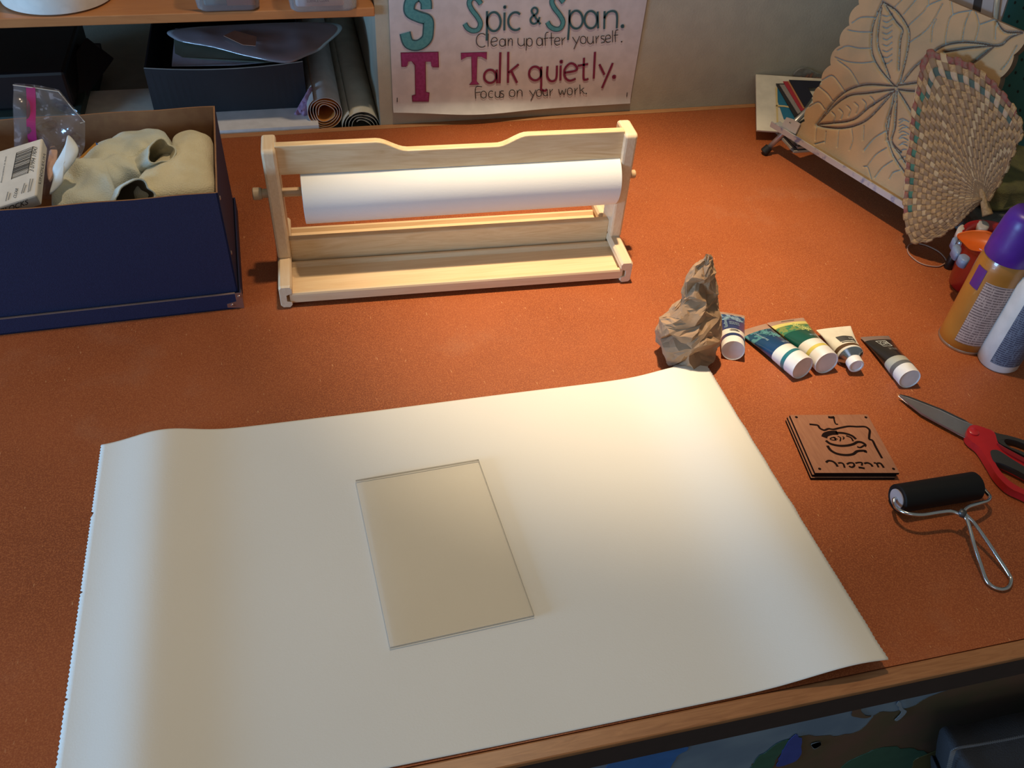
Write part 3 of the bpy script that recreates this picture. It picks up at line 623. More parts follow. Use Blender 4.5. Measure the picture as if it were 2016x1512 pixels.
# ------------------------------------------------------------------ blue storage box at the left
bf = frame_fn((-.1088, .9877), 1.5)
BD = .245; BH = .182; BW = .40
sb = thing('storage_box', bf(-.2, .12, 0), 'dark blue cardboard storage box sitting in its upturned lid, filled with craft things', 'storage box')
bluem = mat('blue_card', (.020, .022, .062, 1), .62, spec=.3, col2=(.017, .019, .054, 1), scale=500, bump=.15, bscale=700); kraft = mat('kraft_inside', (.32, .155, .065, 1), .8, col2=(.28, .13, .055, 1), scale=60)
mb_ = MB(); e = .0022
def wallp(p0, p1, inner, top_sag=0):
    """outer and inner skins of one cardboard side between (x,y) p0 and p1; inner = inward dir"""
    n = 20; V = []; Fc = []; I = []
    for k in range(n + 1):
        u = k / n; x = p0[0] + (p1[0] - p0[0]) * u; y = p0[1] + (p1[1] - p0[1]) * u; zt_ = BH - top_sag * math.sin(u * math.pi) + .0006 * math.sin(u * 23)
        bow = -.004 * math.sin(u * math.pi)
        for z in (.003, .05, .11, zt_):
            q = bow * (z / BH); V.append(bf(x + inner[0] * q * -1 * 0, y, z))
        for z in (.003, .05, .11, zt_): V.append(bf(x + inner[0] * e, y + inner[1] * e, z))
    for k in range(n):
        a = 8 * k; b_ = a + 8
        for r in range(3): Fc += [(a + r, b_ + r, b_ + r + 1, a + r + 1), (a + 4 + r, a + 5 + r, b_ + 5 + r, b_ + 4 + r)]; I += [0, 1]
        Fc.append((a + 3, b_ + 3, b_ + 7, a + 7)); I.append(1)
    Fc += [(0, 1, 2, 3, 7, 6, 5, 4), tuple(8 * n + q for q in (4, 5, 6, 7, 3, 2, 1, 0))]; I += [0, 0]
    n0 = len(mb_.V); mb_.V += [tuple(v) for v in V]; mb_.F += [tuple(q + n0 for q in f) for f in Fc]; mb_.I += I
Xr = -.0035
wallp((-BW, .0045), (Xr, .0045), (0, 1)); wallp((Xr, .0045), (Xr, BD - .006), (-1, 0)); wallp((Xr, BD - .006), (-BW, BD - .006), (0, -1)); wallp((-BW, BD - .006), (-BW, .0045), (1, 0))
mb_.box(-BW + e, Xr - e, .0045 + e, BD - .006 - e, .003, .005, fn=bf, i=1)
mb_.build('box_body', [bluem, kraft], sb)
mb2 = MB(); lt = .0022; z1 = .0262
mb2.box(-BW - .004, 0, 0, lt, .0005, z1, fn=bf); mb2.box(-lt, 0, lt, BD - lt, .0005, z1, fn=bf); mb2.box(-BW - .004, 0, BD - lt, BD, .0005, z1, fn=bf); mb2.box(-BW - .004, -BW - .004 + lt, lt, BD - lt, .0005, z1, fn=bf); mb2.box(-BW, 0, 0, BD, .0004, .0025, fn=bf)
ld = mb2.build('lid', bluem, sb, label='shallow blue lid turned upside down under the box')
met = mat('corner_metal', (.42, .30, .26, 1), .35, metal=.8)
m3 = MB()
m3.add(*slab([bf(-.021, -.0006, .004), bf(.0006, -.0006, .0), bf(.0006, -.0006, .027), bf(-.008, -.0006, .027), bf(-.008, -.0006, .013), bf(-.021, -.0006, .010)], .0006, (0, -1, 0)))
m3.add(*slab([bf(.0006, 0, 0), bf(.0006, .02, .004), bf(.0006, .02, .010), bf(.0006, .008, .013), bf(.0006, .008, .027), bf(.0006, 0, .027)], .0006, (1, 0, 0)))
m3.add(*lathe([(.0022, 0), (.0018, .0009), (.0004, .0012)], bf(-.014, -.0006, .0075), (0, -1, 0), 16)); m3.add(*lathe([(.0022, 0), (.0018, .0009), (.0004, .0012)], bf(-.003, -.0006, .021), (0, -1, 0), 16))
m3.build('corner_protector', met, ld, label='coppery metal corner with rivets')
m4 = MB(); m4.box(-BW, -.008, -.0004, .0024, .0258, .0268, fn=bf); m4.build('lid_edge', mat('card_edge', (.26, .16, .12, 1), .6), ld)
for z in (.08, .165): mesh('rivet', *lathe([(.003, 0), (.0025, .001), (.0005, .0014)], bf(Xr, .02, z), (1, 0, 0), 14), met, sb)

# contents of the blue box
def rim(px, py, z): return at(px, py, z)
ctm = mat('carton_white', (.78, .73, .66, 1), .6)
A = at(84, 271, .214); B = at(72, 384, .186); Cc = at(-70, 430, .178); D = A + (Cc - B)
nn = unit(np.cross(B - Cc, A - B)); nn = nn if nn[2] > 0 else -nn
K1 = thing('block_carton', (A + B + Cc + D) / 4 - nn * .02, 'flat white carton with a barcode and black lettering leaning in the blue box', 'carton')
V = [A, B, Cc, D]; V = V + [p - nn * .019 for p in V]
mesh('carton_body', V, [(0, 3, 2, 1), (4, 5, 6, 7), (0, 1, 5, 4), (1, 2, 6, 5), (2, 3, 7, 6), (3, 0, 4, 7)], ctm, K1, bevel=.0022)
def cf(px, py, lift=.0003): return on(px, py, A + nn * lift, nn)
inkb = mat('carton_ink', (.03, .025, .02, 1), .6); greyink = mat('carton_grey_ink', (.30, .29, .27, 1), .6)
def z8(x, y): return (x * .12565, 240 + y * .12565)
bcA, bcB, bcC, bcD = [cf(*z8(*p)) for p in ((262, 482), (515, 385), (435, 805), (178, 900))]
m6 = MB(); random.seed(11); u = 0.0
m6.add(*ribbon([bcA, bcD], .0009, nn)); m6.add(*ribbon([bcB, bcC], .0009, nn))
while u < .98:
    wd = random.choice([.010, .016, .026]); p, q = bcA * (1 - u) + bcD * u, bcB * (1 - u) + bcC * u; s_ = (bcD - bcA) * wd
    m6.add([p, p + s_, q + s_, q], [(0, 1, 2, 3)]); u += wd + random.choice([.012, .02, .03])
m6.build('barcode', inkb, K1, label='printed barcode')
m7 = MB()
def ctext(b_, body, p0, p1, up):  # px anchors in zoomed frame
    o0 = cf(*z8(*p0)); e_ = cf(*z8(*p1)) - o0; v_ = cf(*z8(*up)) - o0
    b_.add(*text_geo(body, lambda u, v: o0 + e_ * u + v_ * v))
ctext(m7, '3 07994 19043', (525, 780), (585, 400), (460, 760)); ctext(m7, 'LINOLEUM', (640, 975), (720, 510), (600, 960)); ctext(m7, 'CLEAR', (250, 1195), (290, 1045), (205, 1180))
ctext(m7, 'Instructions in box', (30, 950), (105, 540), (5, 945))
m7.build('lettering', inkb, K1)
m8 = MB()
for i, (a_, b_) in enumerate([((90, 1240), (125, 1095)), ((130, 1220), (160, 1115)), ((335, 1120), (385, 960)), ((365, 1110), (410, 985)), ((440, 1100), (475, 890)), ((465, 1085), (515, 890))]):
    m8.add(*ribbon([cf(*z8(*a_)), cf(*z8(*b_))], .0012, nn))
m8.build('fine_print', greyink, K1)
# end face lettering
ne = unit(np.cross(Cc - B, -nn)); ne = ne if ne[1] < 0 else -ne
def ef(px, py): return on(px, py, B + ne * .0004, ne)
o0 = ef(*z8(-190, 1520)); e_ = ef(*z8(440, 1290)) - o0; v_ = ef(*z8(-195, 1440)) - o0
m9 = MB(); m9.add(*text_geo('KIT BLOCKS', lambda u, v: o0 + e_ * u + v_ * v)); m9.build('end_lettering', inkb, K1, label='black capital lettering KIT BLOCKS')

# cloths
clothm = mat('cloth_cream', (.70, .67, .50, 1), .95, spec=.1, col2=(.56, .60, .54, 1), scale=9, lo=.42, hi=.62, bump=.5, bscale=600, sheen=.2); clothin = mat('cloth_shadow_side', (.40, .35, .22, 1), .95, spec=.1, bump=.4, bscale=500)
g1 = thing('work_glove', at(230, 350, .15), 'cream and pale blue cotton work glove slumped in the blue box', 'glove')
P = [at(x, y, .150) for x, y in [(104, 412), (118, 362), (138, 322), (190, 305), (232, 275), (285, 268), (322, 264), (340, 285), (338, 312), (300, 330), (288, 360), (250, 365), (232, 385), (234, 412), (170, 418)]]
def foldf(p): return .55 * math.sin(p[0] * 120 + p[1] * 90) * .5
mesh('glove_body', *puff(P, at(215, 350, .150), .026, amp=.45, freq=26, seed=1, under=.02, power=.35, rings=20, seg=120, fold=foldf), clothm, g1, smooth=True)
def cuff(name, c, axis, r, L, parent, m, mi, squash=.7, dark=True):
    a = unit(axis); t_ = unit(np.cross(a, (0, 0, 1.))); s_ = np.cross(a, t_); V = []; Fc = []; I = []; n = 44
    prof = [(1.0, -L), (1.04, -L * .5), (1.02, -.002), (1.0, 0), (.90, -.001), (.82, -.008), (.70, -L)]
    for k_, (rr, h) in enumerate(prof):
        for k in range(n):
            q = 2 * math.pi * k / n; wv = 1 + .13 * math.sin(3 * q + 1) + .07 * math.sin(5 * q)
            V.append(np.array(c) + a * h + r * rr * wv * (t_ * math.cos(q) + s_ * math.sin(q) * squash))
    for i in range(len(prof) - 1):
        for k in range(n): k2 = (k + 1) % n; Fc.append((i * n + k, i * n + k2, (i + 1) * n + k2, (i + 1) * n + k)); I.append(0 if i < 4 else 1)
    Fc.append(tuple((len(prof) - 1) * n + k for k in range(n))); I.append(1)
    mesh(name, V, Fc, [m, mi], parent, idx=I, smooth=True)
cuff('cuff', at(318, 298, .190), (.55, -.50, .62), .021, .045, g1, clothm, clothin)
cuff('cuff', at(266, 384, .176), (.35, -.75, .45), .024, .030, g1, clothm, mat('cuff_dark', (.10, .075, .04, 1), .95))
g2 = thing('knit_cloth', at(370, 330, .15), 'cream ribbed knit cloth bunched in the right corner of the blue box', 'cloth')
P = [at(x, y, .150) for x, y in [(262, 398), (300, 345), (338, 315), (345, 285), (378, 272), (405, 280), (424, 295), (424, 340), (426, 384), (380, 400), (320, 405)]]
mesh('cloth_body', *puff(P, at(370, 345, .150), .030, amp=.22, freq=22, seed=8, under=.02, power=.32, rings=20, seg=120), mat('cloth_knit', (.76, .67, .45, 1), .95, spec=.1, col2=(.68, .59, .38, 1), scale=20, bump=.5, bscale=500, sheen=.2), g2, smooth=True)
sm_ = MB()
for x, y in [(342, 331), (350, 326), (393, 372), (312, 352)]:
    p = at(x, y, .192); sm_.add(*puff([p + np.array([.0035 * math.cos(a), .0022 * math.sin(a), 0]) for a in np.linspace(0, 5.3, 6)], p, .001, seg=18, rings=3, under=.012))
# carton with orange and blue faces
o_ = [at(155, 345, .13), at(190, 279, .177), at(207, 300, .165), at(205, 345, .13)]
ob = thing('orange_blue_carton', at(188, 320, .13), 'small orange and blue carton poking up between the plastic bag and the glove', 'carton')
A2, B2 = at(148, 318, .155), at(188, 280, .177); dn = np.array([0, 0, -.06]); bk2 = at(212, 296, .170)
mesh('carton_front', [A2, B2, B2 + dn, A2 + dn, B2 + np.array([.002, .002, 0])], [(0, 3, 2, 1)], mat('orange_print', (.90, .36, .05, 1), .5), ob, label='orange face')
mesh('carton_side', [B2, bk2, bk2 + dn, B2 + dn], [(0, 3, 2, 1)], mat('blue_print', (.02, .17, .42, 1), .5), ob, label='blue face')
mesh('carton_back', [A2, B2, bk2, A2 + (bk2 - B2), A2 + dn, A2 + (bk2 - B2) + dn, bk2 + dn], [(0, 3, 6, 5)[::1], (0, 4, 5, 3)], ctm, ob)
# curled white slip
P0 = [(135, 266), (154, 290), (150, 312), (138, 330), (126, 345), (122, 362), (98, 383), (105, 350), (104, 330), (118, 305), (128, 285)]
pp = [at(x, y, .175 + .05 * (383 - y) / 117) for x, y in P0]
cs = mesh('curled_paper_slip', *puff(pp, sum(pp) / len(pp) + np.array([0, 0, .0]), .006, (.3, -.6, .7), amp=.2, freq=20, under=.001), mat('slip', (.74, .76, .74, 1), .6), smooth=True); tag(cs, 'curled white paper slip standing beside the glove in the plastic bag', 'paper slip')
pk = [at(x, y, .170 + .02 * (380 - y) / 90) for x, y in [(100, 285), (112, 292), (112, 310), (108, 335), (96, 355), (92, 330), (96, 305)]]
pc = mesh('pink_foam_scrap', *puff(pk, sum(pk) / len(pk), .003, (.2, -.6, .7), amp=1.3, freq=90, seed=4), mat('pink_scrap', (.62, .40, .32, 1), .7), smooth=True); tag(pc, 'pinkish crumpled scrap inside the clear zip bag', 'scrap')
# zip bag
def bagp(x, y): 
    p = on(x, y, bf(-.2, .125, .18), unit((0.15, -1, .35))); 
    return p + np.array([.15, -1, .35]) * .0035 * noise.noise(Vector(p * 55)) * 2 + np.array([.15, -1, .35]) * .006 * noise.noise(Vector(p * 18 + np.array([3, 3, 3])))
outer = [(25, 167), (115, 180), (167, 240), (166, 290), (150, 340), (125, 390), (30, 390)]
bgz = thing('zip_bag', bagp(90, 380), 'clear plastic zip bag with a pink closure sticking up out of the blue box', 'plastic bag')
def bag_grid(n=36, off=0):
    V = []; Fc = []
    for j in range(n + 1):
        v = j / n; y = 167 + v * 225
        xl = 25 + 5 * v
        def xr(v):
            yy = 180 + v * 212
            if yy < 240: return 115 + (yy - 180) / 60 * 52
            if yy < 290: return 167
            return 167 - (yy - 290) * .42
        yr = 180 + v * 212
        for i in range(n + 1):
            u = i / n; V.append(bagp(xl + (xr(v) - xl) * u, y * (1 - u) + yr * u) + np.array([0, off + (.004 * math.sin(u * 3.14) if off else 0), 0]))
    for j in range(n):
        for i in range(n): a = j * (n + 1) + i; Fc.append((a, a + n + 1, a + n + 2, a + 1))
    return V, Fc
filmm = clear('bag_film', (.90, .88, .90, 1), .07, .10, .10, (.65, .60, .66, 1))
mesh('film_front', *bag_grid(), filmm, bgz, smooth=True); mesh('film_back', *bag_grid(off=.004), filmm, bgz, smooth=True)
zp = [bagp(x, y) + np.array([0, -.0012, 0]) for x, y in [(60, 171), (61, 190), (62, 215), (62, 240), (63, 265), (64, 290), (64, 320)]]
mesh('zip_closure', *ribbon(smoothpath(zp, 6), .0105, (0, -1, .3)), mat('zip_pink', (.42, .02, .13, 1), .4), bgz, label='pink zip strip')
ed = [bagp(x, y) + np.array([0, -.001, 0]) for x, y in [(25, 167), (70, 173), (115, 180), (140, 210), (167, 240), (158, 242)]]
mesh('bag_edge', *sweep(ed, .0006, 6), clear('edge_film', (.8, .8, .8, 1), .35, .2, .5, (.9, .88, .85, 1)), bgz)

# ------------------------------------------------------------------ crumpled brown paper bag
lv = [(712, 1312, 1392), (700, 1303, 1400), (680, 1300, 1407), (660, 1302, 1410), (640, 1308, 1413), (622, 1325, 1414), (605, 1340, 1413), (585, 1349, 1412), (565, 1357, 1413), (548, 1364, 1412), (535, 1376, 1411), (525, 1387, 1410), (517, 1394, 1405)]
rows = []
for y, a, b_ in lv:
    pl, pr_ = on(a, y, (.47, .785, 0), (0, 1, 0)), on(b_, y, (.47, .785, 0), (0, 1, 0)); rows.append(((pl + pr_) / 2, (pr_[0] - pl[0]) / 2))
zb0, zt0 = rows[0][0][2], rows[-1][0][2]; rnd = random.Random(5); n = 12; nr = 13; V = []; Fc = []
for i in range(nr):
    t_ = i / (nr - 1) * (len(rows) - 1); k, f_ = min(int(t_), len(rows) - 2), 0; f_ = t_ - k
    c_ = rows[k][0] * (1 - f_) + rows[k + 1][0] * f_; r = rows[k][1] * (1 - f_) + rows[k + 1][1] * f_; tt = (c_[2] - zb0) / (zt0 - zb0)
    c_ = np.array([c_[0], c_[1] + .012 * tt, .0006 + tt * zt0]); dr = r * (.80 - .30 * tt)
    for k2 in range(n):
        q = 2 * math.pi * (k2 + .5 * (i % 2) + rnd.uniform(-.3, .3) + i * .35) / n; j_ = rnd.choice([-.42, -.18, .04, .12, .16]) * (1 if 0 < i < nr - 1 else .2)
        sx = 1.06 + (j_ if abs(math.cos(q)) < .85 else j_ * .4)
        V.append(Vector((c_[0] + math.cos(q) * r * sx, c_[1] + math.sin(q) * dr * (1.08 + j_ * 1.3), max(.0006, c_[2] + (rnd.uniform(-.0045, .0045) if 0 < i else 0)))))
for i in range(nr - 1):
    for k in range(n):
        k2 = (k + 1) % n; a, b_, c2_, d2_ = i * n + k, i * n + k2, (i + 1) * n + k2, (i + 1) * n + k
        if rnd.random() < .5: Fc += [(a, b_, c2_), (a, c2_, d2_)]
        else: Fc += [(a, b_, d2_), (b_, c2_, d2_)]
Fc.append(tuple(range(n - 1, -1, -1))); tp = len(V); V.append(sum(V[-n:], Vector()) / n + Vector((.001, 0, .003)))
for k in range(n): Fc.append(((nr - 1) * n + k, (nr - 1) * n + (k + 1) % n, tp))
def split(V, Fc, amp):
    V = list(V); mid = {}; out = []
    def m_(a, b_):
        key = (min(a, b_), max(a, b_))
        if key not in mid:
            v = (V[a] + V[b_]) / 2; e_ = (V[a] - V[b_]).length; mid[key] = len(V); V.append(v + Vector([noise.noise(v * 300 + Vector((o, 0, 0))) for o in (0, 9, 19)]) * amp * e_)
        return mid[key]
    for f_ in Fc:
        if len(f_) != 3: out.append(f_); continue
        a, b_, c2_ = f_; x, y, z = m_(a, b_), m_(b_, c2_), m_(c2_, a); out += [(a, x, z), (x, b_, y), (z, y, c2_), (x, y, z)]
    for v in V: v.z = max(v.z, .0005)
    return V, out
base_ = Fc[-n - 1]; V, Fc = split(V, Fc, .22); V, Fc = split(V, Fc, .20)
bagm = mat('brown_paper', (.38, .24, .14, 1), .7, spec=.3, col2=(.32, .20, .115, 1), scale=30, bump=.15, bscale=300)
bg = mesh('crumpled_paper_bag', V, Fc, bagm, smooth=True, autosmooth=16); tag(bg, 'crumpled brown paper bag twisted to a point above the white sheet', 'paper bag')
# ------------------------------------------------------------------ paint tubes
capw = mat('cap_white', (.80, .78, .76, 1), .4); whitep = mat('tube_white', (.76, .74, .68, 1), .35, coat=.3)
def patt(name, c1, c2, scale=160, lo=.47, hi=.50):
    return mat(name, c1, .3, spec=.5, col2=c2, scale=scale, detail=1, lo=lo, hi=hi, coat=.4)
def tube(label, contact, crimp, r, wcr, segs, capspec, zc=.003, n=40, rs=None, bodyname='tube_body', small=False, tiltup=0, twist=0):
    """contact: pixel where the cap face touches the table; crimp: centre of flat end (pixel); segs: [(u_end, material)]"""
    c = at(*contact, 0); rc_ = capspec[0]; c1 = c + np.array([0, 0, rc_ if not small else capspec[3]])
    e1 = at(*crimp, zc); d = e1 - c1; Lh = float(np.linalg.norm(d)); a = d / Lh; s = unit(np.cross((0, 0, 1.), a)); upv = np.cross(a, s); upv = upv if upv[2] > 0 else -upv
    T = thing('paint_tube', c1 - np.array([0, 0, c1[2]]) + d * .4, label, 'paint tube', 'paint tubes lying beside the brown paper bag')
    cl = capspec[1]   # cap length
    def surf(u, ang, lift=0):
        """u 0 at the cap, 1 at the crimp"""
        k = max(0, min(1, u)); kk = k ** 1.25
        w_ = (r + lift) * (1 - kk) + (wcr / 2) * kk; h_ = (r + lift) * (1 - k ** 1.1) + (.0011 + lift) * k ** 1.1
        p = c1 + a * (cl + (Lh - cl) * u); zc_ = p[2]
        tw = twist * kk; s2 = s * math.cos(tw) + upv * math.sin(tw); u2 = upv * math.cos(tw) - s * math.sin(tw)
        return p + s2 * math.cos(ang) * w_ + u2 * math.sin(ang) * h_
    us = [i / 44 for i in range(45)]; V = []; Fc = []; I = []
    for u in us:
        for k in range(n): V.append(surf(u, 2 * math.pi * k / n))
    for i in range(44):
        um = (us[i] + us[i + 1]) / 2; mi = next(j for j, sg in enumerate(segs) if um <= sg[0])
        for k in range(n): k2 = (k + 1) % n; Fc.append((i * n + k, (i + 1) * n + k, (i + 1) * n + k2, i * n + k2)); I.append(mi)
    Fc.append(tuple(range(n))); I.append(0); Fc.append(tuple(44 * n + k for k in range(n - 1, -1, -1))); I.append(len(segs) - 1)
    mesh(bodyname, V, Fc, [sg[1] for sg in segs], T, idx=I, smooth=True, autosmooth=50)
    if not small:
        mesh('cap', *lathe([(rc_ * .90, 0), (rc_ * .915, -.0008), (rc_ * .97, -.0012), (rc_, .0008), (rc_, cl * .6), (rc_, cl - .0002)], c1 + a * .001, a, 56), [capw], T, smooth=True, autosmooth=35, label='white screw cap')
    else:
        rs_, nl = capspec[2], capspec[1]
        mesh('shoulder', *lathe([(rs_ * .8, cl * .55), (rs_ * .9, cl * .58), (r, cl + .0005)], c1, a, 56), mat('bare_metal', (.45, .50, .54, 1), .22, metal=1), T, smooth=True, autosmooth=30, label='shiny bare metal shoulder')
        mesh('cap', *lathe([(rc_ * .72, .0012), (rc_ * .80, 0), (rc_ * .97, 0), (rc_, .001), (rc_, cl * .55), (rc_ * .9, cl * .6)], c1, a, 48), [capw], T, smooth=True, autosmooth=35, label='small white cap')
    return T, surf, a, s, upv
def wrap(T, surf, nm, m, body, u0, u1, a0, a1, rot=False):
    """text printed on the tube; u along the tube, angle a (radians, 90 = top)"""
    if rot: fn = lambda x, y: surf(u0 + (u1 - u0) * x, math.radians(a0 + (a1 - a0) * y), .0004)
    else: fn = lambda x, y: surf(u0 + (u1 - u0) * y, math.radians(a0 + (a1 - a0) * x), .0004)
    return mesh(nm, *text_geo(body, fn), m, T)
def onsurf(T, surf, nm, m, paths, width, closed=False, label=None):
    b = MB()
    for P in paths:
        Q = smoothpath([surf(u, math.radians(a_), .0005) for u, a_ in P], 4, closed); b.add(*ribbon(Q, width, (0, 0, 1)))
    return b.build(nm, m, T, label=label)
ink_lb = mat('ink_lightblue', (.30, .45, .55, 1), .4); ink_dk = mat('ink_dark', (.05, .05, .05, 1), .5); ink_w = mat('ink_white', (.62, .66, .66, 1), .4)
crimpm = mat('tube_clear_end', (.42, .27, .20, 1), .3, coat=.4)
navy = mat('tube_navy', (.012, .035, .13, 1), .28, coat=.5); lblue = patt('tube_lightblue', (.20, .36, .45, 1), (.02, .06, .16, 1), 150)
greyb = mat('tube_grey_band', (.42, .42, .36, 1), .4)
def leaf(u, a_, su, sa):
    out = []
    for q in (0, 60, 120, 180, 240, 300):
        c_, s_ = math.cos(math.radians(q)), math.sin(math.radians(q)); out.append([(u, a_), (u + su * .5 * c_ - su * .18 * s_, a_ + sa * .5 * s_ + sa * .18 * c_), (u + su * c_, a_ + sa * s_), (u + su * .5 * c_ + su * .18 * s_, a_ + sa * .5 * s_ - sa * .18 * c_), (u, a_)])
    return out
# 1 dark blue, next to the bag
T, sf, *_ = tube('dark blue paint tube with a white cap, upright pattern, right beside the brown paper bag', (1438, 707), (1439, 618), .0165, .040,
    [(.10, navy), (.28, whitep), (.40, mat('tube_blue', (.02, .045, .15, 1), .3, coat=.5)), (.66, navy), (.90, lblue), (1.01, crimpm)], (.0158, .014))
wrap(T, sf, 'lettering', ink_lb, 'Speedball', .80, .34, 62, 44, rot=True); wrap(T, sf, 'lettering', ink_lb, 'WATER SOLUBLE', .58, .52, 118, 72); wrap(T, sf, 'lettering', ink_lb, 'BLOCK PRINTING', .50, .45, 118, 72)
onsurf(T, sf, 'leaf_print', mat('pale_blue_print', (.25, .36, .50, 1), .4), leaf(.74, 110, .10, 22) + leaf(.85, 75, .05, 10), .0007)
onsurf(T, sf, 'seal_print', ink_dk, [[(.20, 90 + q) for q in range(-25, 26, 5)], [(.17, 90 + q) for q in range(-20, 21, 5)], [(.23, 90 + q) for q in range(-18, 19, 5)]], .0008)
# 2 teal and blue
tealring = mat('ring_teal', (.02, .17, .20, 1), .3, coat=.4)
T, sf, *_ = tube('blue paint tube with a teal ring and white cap, second from the paper bag', (1573, 743), (1480, 646), .0175, .052,
    [(.07, tealring), (.24, whitep), (.62, mat('tube_deepblue', (.008, .05, .14, 1), .28, coat=.5)), (.84, patt('tube_teal_pattern', (.07, .22, .26, 1), (.01, .06, .12, 1), 170)), (1.01, crimpm)], (.0172, .018))
onsurf(T, sf, 'leaf_print', mat('teal_print', (.12, .36, .40, 1), .4), leaf(.60, 120, .10, 24) + leaf(.74, 100, .08, 16), .0008)
wrap(T, sf, 'lettering', ink_lb, 'FABRIC INK', .36, .30, 135, 95); wrap(T, sf, 'lettering', ink_dk, 'BLOCK PRINTING', .145, .125, 150, 110); wrap(T, sf, 'lettering', ink_lb, 'Speedball', .80, .50, 70, 60, rot=True)
# 3 green and yellow
yellow = mat('ring_yellow', (.66, .55, .12, 1), .35, coat=.3)
T, sf, *_ = tube('green paint tube with a yellow ring and yellow top, third from the paper bag', (1620, 733), (1546, 631), .0175, .060,
    [(.07, yellow), (.24, whitep), (.60, mat('tube_green', (.006, .085, .06, 1), .28, coat=.5)), (.80, patt('tube_green_pattern', (.05, .20, .10, 1), (.20, .26, .08, 1), 150)), (.88, mat('tube_yellow', (.70, .62, .20, 1), .3, coat=.4)), (1.01, crimpm)], (.0172, .018))
onsurf(T, sf, 'leaf_print', mat('yellow_print', (.55, .62, .22, 1), .4), leaf(.62, 115, .10, 24) + leaf(.76, 95, .08, 14), .0008)
wrap(T, sf, 'lettering', ink_lb, 'FABRIC INK', .40, .34, 135, 95); wrap(T, sf, 'lettering', ink_dk, 'BLOCK PRINTING', .145, .125, 150, 110)
onsurf(T, sf, 'hang_slot', ink_dk, [[(.945, 70), (.945, 90), (.945, 112)]], .0009)
# 4 white metal tube
wm = mat('tube_cream', (.78, .74, .62, 1), .4, col2=(.70, .66, .55, 1), scale=60); bandbr = mat('tube_brownband', (.10, .055, .025, 1), .4)
T, sf, *_ = tube('cream metal paint tube with black printing and bare silver shoulder, second from the right', (1679, 737), (1641, 646), .0175, .050,
    [(.07, whitep), (.18, bandbr), (1.01, wm)], (.0105, .021, .0085, .0150), small=True, bodyname='tube_body', twist=-.12, zc=.012)
onsurf(T, sf, 'printed_panel', ink_dk, [[(.40 + du, 58), (.41 + du, 90), (.40 + du, 128)] for du in np.linspace(-.10, .10, 20)], .0018, label='black printed panel')
wrap(T, sf, 'lettering', ink_w, 'Speedball', .38, .46, 124, 64)
onsurf(T, sf, 'black_stripe', ink_dk, [[(.25, 60), (.24, 90), (.22, 120)]], .002)
# 5 black
T, sf, *_ = tube('black paint tube with a grey ring and white cap, furthest right by the scissors', (1783, 762), (1722, 663), .0155, .044,
    [(.10, mat('ring_grey', (.13, .13, .13, 1), .35)), (.26, greyb), (.86, mat('tube_black', (.018, .016, .015, 1), .28, coat=.5)), (1.01, mat('tube_grey_end', (.22, .16, .14, 1), .3))], (.0150, .017))
onsurf(T, sf, 'square_label', ink_w, [[(.60, 72), (.60, 112)], [(.80, 66), (.80, 108)], [(.60, 72), (.80, 66)], [(.60, 112), (.80, 108)]], .0008); wrap(T, sf, 'lettering', ink_w, 'PRO', .64, .76, 108, 74); wrap(T, sf, 'lettering', mat('ink_grey', (.25, .25, .25, 1), .4), 'RELIEF INK', .46, .53, 120, 80)

